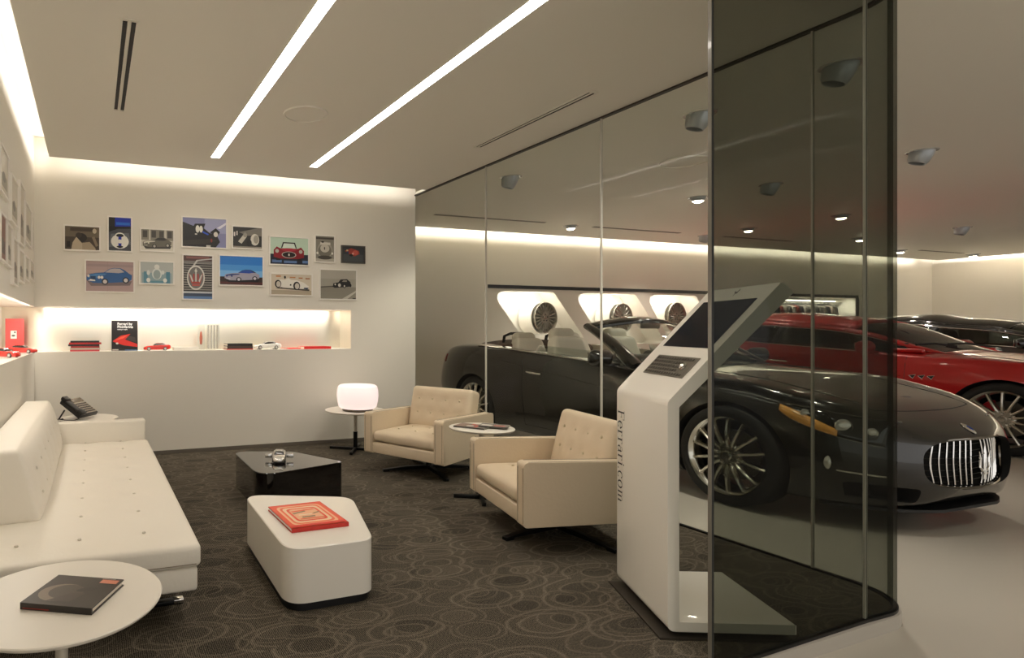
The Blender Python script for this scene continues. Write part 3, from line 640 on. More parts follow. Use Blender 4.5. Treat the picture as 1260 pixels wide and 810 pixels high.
# lettering down the front face (thick and thin strokes with serifs)
def ribbon(bm, pts, wd, z=0.0):
    n = len(pts); L = []; R = []
    for i in range(n):
        d = Vector(pts[min(i+1, n-1)])-Vector(pts[max(i-1, 0)]); d.normalize(); q = Vector((-d.y, d.x))*(wd[i] if isinstance(wd, list) else wd)/2
        p = Vector(pts[i]); L.append(p+q); R.append(p-q)
    for i in range(n-1):
        bm.faces.new([bm.verts.new((*v, z)) for v in (R[i], R[i+1], L[i+1], L[i])])
def arc(cx, cy, rx, ry, a0, a1, n=14): return [(cx+rx*math.cos(a0+(a1-a0)*k/n), cy+ry*math.sin(a0+(a1-a0)*k/n)) for k in range(n+1)]
def shade(p, cx, thick, thin): return [thin+(thick-thin)*min(1, abs(q[0]-cx)/0.2) for q in p]
TK, TN = 0.105, 0.04
def glyph(ch, bm, x):
    g = []
    if ch == 'F':
        g = [([(0.16, 0), (0.16, 1)], TK), ([(0.02, 0.02), (0.30, 0.02)], TN), ([(0.02, 0.98), (0.62, 0.98)], TN), ([(0.62, 1.0), (0.62, 0.76)], TN), ([(0.16, 0.52), (0.48, 0.52)], TN), ([(0.48, 0.62), (0.48, 0.42)], TN)]; w = 0.72
    elif ch == 'r':
        g = [([(0.14, 0), (0.14, 0.66)], TK), ([(0.02, 0.02), (0.28, 0.02)], TN), ([(0.02, 0.64), (0.16, 0.66)], TN), (arc(0.30, 0.48, 0.13, 0.17, PI, PI/2.4, 8), [TN]*9), (ell(0.385, 0.6, 0.045, 0.06, 8), None)]; w = 0.50
    elif ch in 'ec':
        p = arc(0.27, 0.33, 0.22, 0.33, 0.75 if ch == 'c' else 0.0, 2*PI-0.7); g = [(p, shade(p, 0.27, TK, TN))]
        if ch == 'e': g.append(([(0.06, 0.36), (0.49, 0.36)], TN))
        else: g.append((ell(0.43, 0.53, 0.045, 0.055, 8), None))
        w = 0.58
    elif ch == 'o': p = arc(0.29, 0.33, 0.23, 0.33, 0, 2*PI, 22); g = [(p, shade(p, 0.29, TK, TN))]; w = 0.64
    elif ch == 'a':
        p = arc(0.22, 0.2, 0.16, 0.19, 1.2, 2*PI-0.6); g = [([(0.40, 0.5), (0.40, 0.08), (0.50, 0.02)], TK), (arc(0.25, 0.48, 0.15, 0.17, 0.1, PI*0.9, 9), [TN]*10), (p, shade(p, 0.22, TK, TN)), ([(0.26, 0.39), (0.40, 0.42)], TN)]; w = 0.56
    elif ch == 'i': g = [([(0.15, 0), (0.15, 0.66)], TK), ([(0.03, 0.02), (0.28, 0.02)], TN), ([(0.03, 0.65), (0.15, 0.66)], TN), (ell(0.14, 0.88, 0.06, 0.065, 10), None)]; w = 0.32
    elif ch == '.': g = [(ell(0.12, 0.06, 0.06, 0.06, 10), None)]; w = 0.28
    elif ch == 'm':
        g = [([(x0, 0), (x0, 0.5)], TK) for x0 in (0.42, 0.72)]+[([(0.14, 0), (0.14, 0.66)], TK)]+[([(x0-0.12, 0.02), (x0+0.13, 0.02)], TN) for x0 in (0.14, 0.42, 0.72)]+[(arc(0.29, 0.5, 0.13, 0.15, PI, 0, 8), [TN]*9), (arc(0.58, 0.5, 0.13, 0.15, PI, 0, 8), [TN]*9), ([(0.02, 0.64), (0.14, 0.66)], TN)]; w = 0.90
    for pts, wd in g:
        if wd is None: bm.faces.new([bm.verts.new((px+x, py, 0)) for px, py in pts])
        else: ribbon(bm, [(px+x, py) for px, py in pts], wd)
    return w
b = nb(); x = 0
for ch in 'Ferrari.com': x += glyph(ch, b, x)+0.02
H_ = 0.075; sc = Matrix.Diagonal((0.43/x, H_, 1, 1))
# text x runs down (-z), text up runs towards the near side (-y), facing -x
b.transform(Matrix(((0, 0, -1, -0.0358), (0, -1, 0, kw-0.012), (-1, 0, 0, 0.815), (0, 0, 0, 1))) @ sc)
obj('lettering', b, M_black, t, smooth=False, recalc=False)
b = nb()
hp = [(0.3, 0), (0.36, 0.25), (0.30, 0.45), (0.15, 0.5), (0.05, 0.7), (0.0, 0.6), (0.1, 0.42), (0.32, 0.35), (0.5, 0.5), (0.6, 0.75), (0.72, 1.0), (0.85, 0.85), (1.0, 0.75), (0.95, 0.66), (0.8, 0.68), (0.78, 0.5), (0.95, 0.35), (0.85, 0.3), (0.66, 0.38), (0.5, 0.2), (0.45, 0)]
b.faces.new([b.verts.new(p+(0,)) for p in hp])
b.transform(K @ Matrix(((0, 0.04, 0, 0.568), (-0.03, 0, 0, kw/2+0.015), (0, 0, 1, 0.001), (0, 0, 0, 1)))); obj('horse_emblem', b, M_black, t, smooth=False)
for ch in list(t.children)+list(kb.children):      # the plan of the kiosk is slightly out of square
    for v in ch.data.vertices: v.co.x += 0.085*v.co.y
# ------------------------------------------------------------------ cars
def pchip(tab):
    tab = sorted(tab); X = [p[0] for p in tab]; Y = [p[1] for p in tab]; n = len(X)
    d = [(Y[i+1]-Y[i])/(X[i+1]-X[i]) for i in range(n-1)]
    m = [d[0]]+[0 if d[i-1]*d[i] <= 0 else 2*d[i-1]*d[i]/(d[i-1]+d[i]) for i in range(1, n-1)]+[d[-1]]
    def f(x):
        if x <= X[0]: return Y[0]
        if x >= X[-1]: return Y[-1]
        i = max(k for k in range(n-1) if X[k] <= x); h = X[i+1]-X[i]; t = (x-X[i])/h
        return (2*t**3-3*t*t+1)*Y[i]+(t**3-2*t*t+t)*h*m[i]+(-2*t**3+3*t*t)*Y[i+1]+(t**3-t*t)*h*m[i+1]
    return f
WT = pchip([(.945, .14), (.93, .28), (.90, .41), (.86, .51), (.80, .60), (.70, .705), (.55, .80), (.35, .865), (.15, .893), (0, .905), (-.4, .905), (-.9, .890), (-1.6, .883), (-2.2, .893), (-2.7, .925), (-3.0, .932), (-3.3, .912), (-3.6, .86), (-3.8, .79), (-3.92, .70), (-3.98, .58), (-4.0, .45)])
ZB = pchip([(.945, .37), (.93, .30), (.90, .235), (.86, .195), (.80, .165), (.6, .14), (0, .15), (-3.0, .15), (-3.4, .20), (-3.7, .26), (-3.9, .36), (-3.98, .50), (-4.0, .58)])
ZT = pchip([(.945, .50), (.93, .56), (.90, .608), (.86, .640), (.80, .685), (.7, .735), (.6, .775), (.3, .84), (0, .905), (-.4, .955), (-.75, .985), (-1.2, 1.0), (-2.2, 1.03), (-2.9, 1.08), (-3.3, 1.09), (-3.6, 1.075), (-3.85, 1.03), (-3.95, .96), (-3.99, .85), (-4.0, .75)])
ZS = pchip([(.945, .47), (.93, .52), (.90, .565), (.86, .60), (.80, .645), (.7, .702), (.5, .785), (.3, .835), (.1, .875), (-.2, .895), (-.7, .905), (-1.29, .955), (-2.0, 1.005), (-2.6, 1.045), (-3.0, 1.06), (-3.4, 1.05), (-3.7, 1.01), (-3.88, .93), (-3.98, .82), (-4.0, .72)])
YS = pchip([(.945, .10), (.93, .20), (.90, .31), (.86, .41), (.80, .50), (.7, .60), (.5, .715), (.3, .765), (0, .80), (-.7, .82), (-1.3, .83), (-2.2, .825), (-2.8, .82), (-3.2, .79), (-3.6, .72), (-3.85, .62), (-3.98, .48), (-4.0, .38)])
def catmull(P, n):
    out = []
    m = len(P)
    for i in range(m-1):
        p0 = P[i-1] if i else (2*P[0][0]-P[1][0], 2*P[0][1]-P[1][1]); p3 = P[i+2] if i+2 < m else (-P[m-2][0] if P[-1][0] == 0 else P[-1][0], P[m-2][1])
        for k in range(n):
            t = k/n; r = []
            for c in (0, 1):
                a, b_, d, e = p0[c], P[i][c], P[i+1][c], p3[c]
                r.append(0.5*((2*b_)+(-a+d)*t+(2*a-5*b_+4*d-e)*t*t+(-a+3*b_-3*d+e)*t**3))
            out.append((max(0, r[0]), r[1]))
    out.append(P[-1]); return out
def half_section(x, n=5):
    w, zb, zt, zs, ysh = WT(x), ZB(x), ZT(x), ZS(x), YS(x)
    zw = min(0.60, zb+(zs-zb)*0.58); 
    P = [(0, zb), (w*0.55, zb), (w-0.10, zb+0.01), (w-0.035, zb+min(.09, (zw-zb)*.4)), (w-0.012, zb+(zw-zb)*.62), (w, zw), (w-(w-ysh)*.22, zw+(zs-zw)*.55), (w-(w-ysh)*.62, zw+(zs-zw)*.9), (ysh-.03, zs+(zt-zs)*.12+.004), (ysh*.6, zs+(zt-zs)*.72), (0, zt)]
    return catmull(P, n)
XS = [.945, .938, .93, .915, .90, .88, .86, .83, .80, .75]+[.70-.05*k for k in range(0, 13)]+[0.05-.1*k for k in range(1, 37)]
XS = sorted(set([round(v, 4) for v in XS if v > -3.6]+[-3.6, -3.7, -3.78, -3.85, -3.9, -3.93, -3.96, -3.98, -3.99, -4.0]), reverse=True)
def body_mesh(xs=XS, n=5, sx=1, sz=1):
    b = nb(); rings = []
    for x in xs:
        h = half_section(x, n); ring = [(y, z) for y, z in h]+[(-y, z) for y, z in h[1:-1][::-1]]
        X = x if x > 0 else x*sx
        rings.append([b.verts.new((X, y, z*sz if z > .3 else z)) for y, z in ring])
    for A, B in zip(rings, rings[1:]):
        m = len(A)
        for k in range(m): b.faces.new([A[k], A[(k+1) % m], B[(k+1) % m], B[k]])
    b.faces.new(rings[0]); b.faces.new(rings[-1][::-1]); return b
def side_y(x, z, sz=1):
    """half width of the body surface at station x and height z (side part)"""
    h = half_section(x, 8); zz = z/sz if z > .3 else z; i0 = 16
    for a, c in zip(h[i0:], h[i0+1:]):
        if min(a[1], c[1])-1e-6 <= zz <= max(a[1], c[1])+1e-6 and abs(c[1]-a[1]) > 1e-6:
            return a[0]+(c[0]-a[0])*(zz-a[1])/(c[1]-a[1])
    return h[-8][0]
M_tyre = mat('tyre', '14120f', 0.75); M_well = mat('wheel_well', '080706', 0.9)
M_caliper = mat('caliper', 'b3121a', 0.35); M_disc = mat('brake_disc', '6b665e', 0.35, 0.9)
def rim_bm(R=0.262, nsp=14, w=0.17):
    """rim with slender spokes; face towards -y, hub face at y=0"""
    b = nb()
    lathe(b, [(R-0.012, 0.004), (R+0.002, -0.012), (R+0.004, 0.0), (R-0.006, 0.012), (R-0.016, 0.03), (R-0.024, w), (R-0.034, w), (R-0.028, 0.03)], 56, 'y', close=True)
    for k in range(nsp):
        a = 2*PI*k/nsp; t = nb(); sec = []
        for r, y, wd, th in ((0.055, 0.020, 0.022, 0.024), (0.10, 0.002, 0.017, 0.020), (0.17, 0.000, 0.0155, 0.018), (R-0.03, 0.008, 0.015, 0.022), (R-0.008, 0.014, 0.020, 0.024)):
            sec.append([t.verts.new((s*wd, y+q, r)) for s, q in ((-1, th), (-0.55, 0), (0, -0.006), (0.55, 0), (1, th))])
        for A, B in zip(sec, sec[1:]):
            for i in range(4): t.faces.new([A[i], A[i+1], B[i+1], B[i]])
            t.faces.new([A[4], A[0], B[0], B[4]])
        merge(b, t, 0, RY(a))
    lathe(b, [(0, 0.006), (0.028, 0.006), (0.034, 0.012), (0.078, 0.011), (0.092, 0.022), (0.092, 0.06), (0, 0.06)], 30, 'y')
    return b
def hub_bits(parent, m):
    b = nb(); lathe(b, [(0, 0.001), (0.024, 0.002), (0.027, 0.008)], 20, 'y'); obj('hub_cap', b, m, parent)
    b = nb()
    for k in range(5):
        a = 2*PI*k/5+0.3; lathe(b, [(0, -0.001), (0.008, 0.0), (0.010, 0.004), (0.010, 0.014)], 6, 'y', mtx=TR(0.053*math.cos(a), 0.0, 0.053*math.sin(a)))
    obj('wheel_bolts', b, M_dark, parent)
_wh = {}
def wheel(parent, x, y, side, rim_m, r=0.352, steer=0, red=False):
    """wheel as a part of a car; side -1 = right (-y), +1 = left"""
    key = (rim_m.name, r)
    if key not in _wh:
        b = nb(); R = 0.272*r/0.352
        lathe(b, [(R+0.002, 0.0), (R+0.014, -0.010), (r-0.04, -0.016), (r-0.012, -0.004), (r-0.002, 0.012), (r, 0.035), (r, 0.20), (r-0.012, 0.238), (r-0.05, 0.25), (R, 0.235), (R-0.01, 0.12)], 64, 'y', close=True)
        for g in (0.07, 0.12, 0.17): lathe(b, [(r+0.001, g-0.004), (r+0.0012, g+0.004)], 64, 'y', mi=1)
        tb = bpy.data.meshes.new('tyre'); bmesh.ops.recalc_face_normals(b, faces=b.faces); b.to_mesh(tb); b.free(); tb.materials.append(M_tyre); tb.materials.append(M_black); tb.polygons.foreach_set('use_smooth', [True]*len(tb.polygons))
        _wh[key] = tb
    w = bpy.data.objects.new('wheel', _wh[key]); COL.objects.link(w); w.parent = parent; w.location = (x, y, r)
    w.rotation_euler = (0, 0, (0 if side < 0 else PI)+steer)
    tag(w, 'black tyre')
    o = obj('rim', rim_bm(0.272*r/0.352), rim_m, w); hub = None
    b = nb(); lathe(b, [(0, 0.001), (0.024, 0.002), (0.027, 0.008)], 20, 'y', mi=1)
    for k in range(5):
        a = 2*PI*k/5+0.3; lathe(b, [(0, -0.001), (0.008, 0.0), (0.010, 0.004), (0.010, 0.014)], 6, 'y', mtx=TR(0.058*math.cos(a), 0.004, 0.058*math.sin(a)) @ Matrix.Diagonal((1.3, 1, 1.3, 1)))
    obj('wheel_bolts', b, [M_chrome, rim_m], w)
    b = nb(); lathe(b, [(0.06, 0.095), (0.175, 0.095), (0.175, 0.12), (0.06, 0.12)], 40, 'y', close=True); obj('brake_disc', b, M_disc, w)
    a0 = PI*0.80; b = nb(); A = [(rr*math.cos(a), rr*math.sin(a)) for rr, a in [(0.10, a0-.45), (0.10, a0), (0.10, a0+.45)]]+[(0.205*math.cos(a), 0.205*math.sin(a)) for a in (a0+.42, a0+.2, a0, a0-.2, a0-.42)]
    prism(b, A, 0.07, 0.145, 'y', bev=0.006); obj('brake_caliper', b, M_caliper if red else M_dark, w)
    return w
def strip_on_side(bm, pts, r=0.0025, s=-1, sz=1, off=0.0):
    P = []
    for (x, z) in pts:
        P.append((x, s*(side_y(x, z, sz)+off), z))
    tube(bm, P, r, 6)
def car(root, paint, rim_m, cabrio, sx=1.0, sz=1.0, r=0.352, interior='c9bfae', top_z=1.455, red=False, trimless=False):
    ax = -2.942*sx
    def X(x): return x if x > 0 else x*sx
    body = obj('body', body_mesh(sx=sx, sz=sz), paint, root)
    cut = []
    for wx in (0, ax):
        for s in (-1, 1):
            b = nb(); lathe(b, [(0, 0), (r+0.035, 0), (r+0.035, 0.5), (0, 0.5)], 48, 'y', mtx=TR(wx, 0.60 if s > 0 else -1.10, r-0.005)); cut.append(obj('cut', b, M_well, root))
    sg = lambda v, e: math.copysign(abs(v)**e, v)
    g = [((0.47-0.035*(math.sin(a) < 0)*abs(math.sin(a)))*sg(math.cos(a), 0.55), 0.43+(0.152 if math.sin(a) > 0 else 0.145)*sg(math.sin(a), 0.62)) for a in [2*PI*k/48 for k in range(48)]]
    b = nb(); prism(b, g, 0.74, 1.2, 'x'); cut.append(obj('cut', b, M_well, root))
    for s in (-1, 1):
        b = nb(); prism(b, round_poly([(s*0.46, 0.20), (s*0.46, 0.29), (s*0.74, 0.31), (s*0.76, 0.22)], 0.03, 4), 0.62, 1.2, 'x'); cut.append(obj('cut', b, M_well, root))
    if cabrio:
        M_int = mat('interior_'+interior, interior, 0.55)
        b = nb(); prism(b, round_poly([(-0.98, -0.70), (-0.98, 0.70), (-2.2, 0.72), (-2.98, 0.66), (-2.98, -0.66), (-2.2, -0.72)], [0.1, 0.1, 0, 0.2, 0.2, 0], 6), 0.40, 1.5, 'z'); cut.append(obj('cut', b, M_int, root))
    boolean(body, cut); body.data.set_sharp_from_angle(angle=math.radians(32))
    # grille
    b = nb(); gp = [(0.0, *p) for p in g]
    n = len(g)
    def nose_x(y, z): # bulging grille face
        return 0.942-0.42*y*y-0.25*abs(y)**3-0.9*(z-0.42)**2
    tube(b, [(nose_x(y, z)+0.004, y, z) for y, z in g], 0.011, 8, closed=True); gr = obj('grille_frame', b, M_chrome if not cabrio else mat('dark_chrome', '77726a', 0.12, 1.0), root)
    b = nb()
    for k in range(-9, 10):
        if k == 0: continue
        y0 = k*0.047; q_ = (1-(abs(y0)/0.47)**3.4)**0.5; zt = 0.43+0.150*q_; zb_ = 0.43-0.143*q_
        pts = []
        for j in range(9):
            q = j/8; z = zb_+(zt-zb_)*q; yy = y0+(1 if k < 0 else -1)*0.030*math.sin(PI*q)*-1*0.6
            pts.append((nose_x(yy, z)-0.018-0.012*math.sin(PI*q), yy, z))
        tube(b, pts, 0.0062, 6)
    obj('grille_bars', b, M_chrome, gr)
    b = nb()
    for i in range(7): tube(b, [(nose_x(y, .3+.04*i)-0.055, y, 0.31+0.037*i) for y in (-0.36, -0.18, 0, 0.18, 0.36)], 0.002, 5)
    obj('grille_mesh', b, mat('grille_mesh', '4a4640', 0.3, 0.9), gr)
    # trident
    b = nb(); cx = nose_x(0, .43)+0.004
    tube(b, [(cx, 0, 0.335), (cx, 0, 0.50), (cx, 0, 0.535)], [0.009, 0.008, 0.002], 8)
    for s in (-1, 1):
        tube(b, [(cx, 0, 0.385), (cx, s*0.028, 0.388), (cx, s*0.047, 0.41), (cx, s*0.044, 0.46), (cx, s*0.056, 0.505)], [0.007, 0.007, 0.007, 0.006, 0.002], 8)
        tube(b, [(cx, s*0.044, 0.455), (cx, s*0.066, 0.47)], [0.006, 0.002], 6)
        tube(b, [(cx, 0, 0.495), (cx, s*0.020, 0.485)], [0.005, 0.002], 6)
    box(b, (cx-0.006, -0.026, 0.365), (cx+0.006, 0.026, 0.378)); obj('trident_emblem', b, M_chrome, gr)
    b = nb(); lathe(b, [(0, 0.008), (0.016, 0.007), (0.024, 0.003), (0.026, 0)], 20, mtx=TR(0.875, 0, 0.632) @ RY(math.radians(38)) @ Matrix.Diagonal((1.7, 0.9, 1, 1)))
    bd = obj('hood_badge', b, M_chrome, root)
    b = nb(); lathe(b, [(0, 0.0095), (0.011, 0.009), (0.013, 0.007)], 16, mtx=TR(0.878, 0, 0.631) @ RY(math.radians(38)) @ Matrix.Diagonal((1.7, 0.9, 1, 1))); obj('badge_centre', b, mat('badge_blue', '2a3f8f', 0.2), bd)
    # lower splitter
    b = nb(); P = [(x, WT(x)-0.05) for x in (.92, .90, .86, .80, .70, .55)]; poly = [(x-0.03, -y) for x, y in P[::-1]]+[(x-0.03, y) for x, y in P]+[(.5, .75), (.5, -.75)]
    prism(b, poly, 0.140, 0.158, 'z'); obj('front_splitter', b, M_black, root)
    # lights
    M_hl = mat('headlight_black', '0d0c0b', 0.06, coat=1.0); M_amb = mat('amber', 'd89a4a', 0.18, coat=1.0, emit='c8883c', es=0.12)
    def hl(u, v, s, off):
        x = 0.30+0.47*u; top = 0.765-0.085*u**1.4; bot = 0.752-0.22*min(1, u*1.02)**0.56
        z = bot+(top-bot)*v; return (x+off*0.6, s*(side_y(x, z)+off), z)
    for s in (-1, 1):
        b = nb(); patch(b, lambda u, v: hl(u, v, s, 0.003), 16, 6); h_ = obj('headlight', b, M_hl, root); solid(h_, 0.004)
        b = nb(); patch(b, lambda u, v: hl(0.04+u*0.60, 0.03+v*(0.80-0.52*u), s, 0.007), 12, 2); solid(obj('indicator', b, M_amb, h_), 0.003)
        b = nb()
        for u, v, rr in ((0.32, 0.66, 0.024), (0.68, 0.50, 0.042), (0.90, 0.5, 0.026)):
            p = hl(u, v, s, 0.002); R2 = TR(*p) @ RZ(s*math.radians(45))
            lathe(b, [(0, 0.012), (rr*0.5, 0.010), (rr*0.9, 0.004), (rr, 0.012), (rr*1.08, 0.002)], 20, 'x', mtx=R2)
        obj('lens', b, mat('lens_chrome', 'e4e1da', 0.22, 0.55), h_)
        b = nb(); tube(b, [hl(u/12, 1.0, s, 0.004) for u in range(13)], 0.0035, 6); tube(b, [hl(u/12, 0.0, s, 0.004) for u in range(13)], 0.0035, 6); obj('rim_line', b, mat('lamp_edge', '8f8b83', 0.2, 0.8), h_)
        b = nb(); p = (0.565, s*side_y(0.565, 0.415), 0.415); lathe(b, [(0, 0.020), (0.018, 0.014), (0.028, 0)], 18, 'y', mtx=TR(*p) @ (RX(0) if s > 0 else RZ(PI)) @ Matrix.Diagonal((0.75, 1, 1.5, 1))); obj('side_marker', b, mat('lens_chrome', 'e4e1da'), root)
        b = nb(); strip_on_side(b, [(0.60+0.022*k, 0.372-0.002*k) for k in range(9)], 0.006, s, off=0.001); obj('bumper_trim', b, M_chrome, root)
        # tail light
        b = nb(); patch(b, lambda u, v: (X(-3.66-0.22*u), s*(side_y(-3.66-0.22*u, 0.84+0.10*v)+0.003), (0.84+0.10*v)*sz), 8, 4); solid(obj('tail_light', b, mat('tail_red', '7d0d10', 0.1, coat=1.0), root), 0.004)
        # shut lines
        b = nb()
        dz = [0.26, 0.4, 0.55, 0.7, 0.82, 0.9]
        strip_on_side(b, [(-0.72-0.10*((z-0.26)/0.64)**2*0, z) for z in dz], 0.0028, s); 
        strip_on_side(b, [(-2.10-0.06*(z-0.26), z) for z in dz+[0.97]], 0.0028, s)
        strip_on_side(b, [(-0.72-0.138*k, 0.26) for k in range(11)], 0.0028, s)
        if not cabrio: strip_on_side(b, [(-2.78+0.15*max(0, .7-z), z) for z in dz], 0.0028, s)
        for q in b.verts: q.co.x = X(q.co.x); q.co.z = q.co.z*sz if q.co.z > .3 else q.co.z
        obj('door_seam', b, M_black, root)
        b = nb(); strip_on_side(b, [(-0.75-0.15*k, 0.70+0.018*k) for k in range(16)], 0.0022, s, off=0.0005)
        for q in b.verts: q.co.x = X(q.co.x); q.co.z *= sz
        obj('side_crease', b, mat('crease', '4a453d', 0.2, 0.6), root)
        # door handle
        hx, hz = -1.96, 0.80; yy = side_y(hx, hz); b = nb(); tube(b, [(X(hx+0.10), s*(yy+0.004), hz*sz), (X(hx+0.07), s*(yy+0.032), hz*sz+0.004), (X(hx-0.06), s*(yy+0.032), hz*sz+0.010), (X(hx-0.10), s*(yy+0.004), hz*sz+0.010)], 0.015, 8, flat=0.8); obj('door_handle', b, M_chrome, root)
        # side vents behind the front wheel
        for k in range(3):
            b = nb(); vx = -0.50-0.075*k; vz = 0.70; y0 = side_y(vx, vz); tri = [(vx+0.026, vz+0.020), (vx-0.030, vz+0.010), (vx+0.004, vz-0.020)]
            P = [(X(a), s*(side_y(a, c)+0.002), c*sz) for a, c in tri]; tube(b, P, 0.0035, 6, closed=True); v_ = obj('side_vent', b, M_chrome, root)
            b = nb(); f = b.faces.new([b.verts.new((p[0], p[1]-s*0.0005, p[2])) for p in P]); obj('vent_opening', b, M_black, v_)
        # mirror
        b = nb(); zz = 0.98*sz
        def mf(p, h):
            x, y, z = p; q = 1-0.35*max(0, x/h[0]); return (x, y*q, z*q)
        softbox(b, (0.13, 0.24, 0.145), 0.06, (X(-1.0), s*0.985, zz+0.02), mf, 0.03); box(b, (X(-1.0)-0.03, s*0.80, zz-0.06), (X(-1.0)+0.03, s*0.93, zz-0.025), bev=0.01); mr = obj('side_mirror', b, paint, root)
        b = nb(); box(b, (X(-1.0)-0.068, s*0.90, zz-0.03), (X(-1.0)-0.064, s*1.07, zz+0.07), bev=0.002); obj('mirror_glass', b, M_chrome, mr)
        # belt chrome
        b = nb(); tube(b, [(X(x), s*(YS(x)+0.015), (ZS(x)+0.0)*sz+0.004) for x in [-0.95-0.1*k for k in range(21)]], 0.011, 6, flat=0.6); obj('belt_trim', b, M_chrome, root)
    # hood seams
    b = nb()
    def top_z_at(x, y):
        h = half_section(x, 8)
        for a, c in zip(h[::-1], h[::-1][1:]):
            if a[0] <= abs(y) <= c[0]: return a[1]+(c[1]-a[1])*(abs(y)-a[0])/max(1e-6, c[0]-a[0])
        return h[-1][1]
    for s in (-1, 1):
        tube(b, [(x, s*(0.50+0.12*min(1, (0.66-x)/1.3)), top_z_at(x, 0.50+0.12*min(1, (0.66-x)/1.3))*(sz if True else 1)) for x in [0.66-0.1*k for k in range(14)]], 0.0028, 6)
    tube(b, [(0.66+0.06*(1-(y/0.5)**2), y, top_z_at(0.66+0.06*(1-(y/0.5)**2), y)*sz) for y in [-0.5+0.1*k for k in range(11)]], 0.0028, 6)
    obj('hood_seam', b, M_black, root)
    for wx in (0, ax):
        for s in (-1, 1): wheel(root, wx, s*0.885, s, rim_m, r, 0, red)
    M_seat = mat('seat_'+interior, interior, 0.55)
    def seat(x, y, z0, top, part='front_seat'):
        b = nb(); softbox(b, (0.50, 0.50, 0.16), 0.06, (x+0.25, y, z0)); softbox(b, (0.14, 0.48, 0.60), 0.06, (0, 0, 0), lambda p, h: (p[0]+0.02*(abs(p[1])/h[1])**2*(p[0] > 0), p[1]*(1-0.28*max(0, p[2]/h[2])**1.6), p[2]), 0.08, mtx=TR(x-0.04, y, z0+0.33) @ RY(math.radians(-14))); s_ = obj(part, b, M_seat, root)
        b = nb(); softbox(b, (0.13, 0.30, 0.23), 0.065, (0, 0, 0), None, 0.05, mtx=TR(x-0.14, y, top-0.10) @ RY(math.radians(-8)))
        for q in (-0.05, 0.05): tube(b, [(x-0.12, y+q, top-0.30), (x-0.14, y+q, top-0.16)], 0.006, 6)
        obj('headrest', b, M_seat, s_); return s_
    M_win = glass_mat('car_glass', (0.82, 0.85, 0.83)) if cabrio else glass_mat('car_glass_dark', (0.50, 0.52, 0.50))
    if cabrio:
        for s in (-1, 1): seat(-1.98, s*0.37, 0.55, 1.25)
        for s in (-1, 1): seat(-2.62, s*0.33, 0.52, 1.20, 'rear_seat')
        b = nb(); softbox(b, (0.42, 1.36, 0.24), 0.06, (-1.05, 0, 0.90), None, 0.1); softbox(b, (0.22, 0.44, 0.10), 0.04, (-1.16, -0.0, 1.0), None, 0.1); obj('dashboard', b, mat('dash', '3a342d', 0.5), root)
        b = nb(); tube(b, [(0, 0.18*math.cos(a), 0.18*math.sin(a)) for a in [2*PI*k/32 for k in range(32)]], 0.014, 8, closed=True, mtx=TR(-1.38, 0.37, 0.96) @ RY(-0.35)); tube(b, [(0, -0.17, 0), (0, 0.17, 0)], 0.012, 6, mtx=TR(-1.38, 0.37, 0.96) @ RY(-0.35)); tube(b, [(-1.38, 0.37, 0.96), (-1.15, 0.37, 0.90)], 0.03, 8); obj('steering_wheel', b, M_black, root)
        b = nb()
        softbox(b, (0.62, 1.36, 0.10), 0.045, (-3.02, 0, 1.075), lambda p, h: (p[0], p[1]*(1-0.1*(p[0] < 0)), p[2]-0.06*(p[1]/h[1])**2), 0.08); obj('soft_top_cover', b, mat('canvas', '4a3a2e', 0.8), root)
        b = nb()
        for s in (-1, 1): tube(b, [(-2.93, s*0.50, 1.02), (-2.92, s*0.48, 1.17), (-2.91, s*0.40, 1.20), (-2.91, s*0.22, 1.20), (-2.92, s*0.14, 1.17), (-2.93, s*0.12, 1.02)], 0.018, 8)
        obj('roll_hoops', b, M_dark, root)
        # windscreen
        def WS(s, t):
            bx = -0.52-0.38*s*s; tx = -1.46-0.10*s*s; bz = 0.99-0.03*s*s; tz = 1.355-0.075*s*s
            return Vector((bx+(tx-bx)*t, s*(0.74+(0.575-0.74)*t), bz+(tz-bz)*t+0.025*math.sin(PI*t)))
        b = nb(); patch(b, lambda u, v: WS((u*2-1)*0.95, 0.0+v*0.94), 20, 8); solid(obj('windscreen', b, M_win, root), 0.005)
        b = nb(); patch(b, lambda u, v: WS((u*2-1)*1.0, 0.90+v*0.12), 20, 3); fr = obj('windscreen_frame', b, paint, root); solid(fr, 0.035)
        for s in (-1, 1):
            b = nb(); P = [WS(s*1.0, t/10) for t in range(-1, 11)]; tube(b, P, [0.075-0.03*(i/11) for i in range(12)], 10, flat=0.7); obj('windscreen_pillar', b, paint, fr)
        b = nb(); softbox(b, (0.03, 0.24, 0.07), 0.014, (-1.36, 0, 1.29), None, 0.05); tube(b, [(-1.36, 0, 1.30), (-1.40, 0, 1.345)], 0.008, 6); obj('interior_mirror', b, M_black, fr)
        for s in (-1, 1):
            b = nb(); box(b, (-1.47, s*0.12-0.0, 1.30), (-1.62, s*0.50, 1.312), bev=0.004); obj('sun_visor', b, M_seat, fr)
        b = nb()
        for y0 in (-0.25, 0.35): tube(b, [(-0.62, y0, 1.0), (-0.66, y0-0.2, 1.035), (-0.70, y0-0.45, 1.03)], 0.006, 6, flat=1.6)
        obj('wipers', b, M_black, root)
        for s in (-1, 1):   # little raised door glass at the foot of the windscreen
            b = nb(); patch(b, lambda u, v: Vector((-0.93-1.10*u, s*(0.795-0.03*v), ZS(-0.93-1.1*u)+0.0+v*(0.10-0.02*u))), 8, 2); solid(obj('door_glass', b, M_win, root), 0.004)
    else:
        zc = pchip([(-.50, .985), (-.8, 1.13), (-1.15, 1.30), (-1.5, 1.395), (-1.9, 1.44), (-2.2, top_z), (-2.6, top_z-.01), (-3.0, top_z-.065), (-3.35, 1.26), (-3.7, 1.10)])
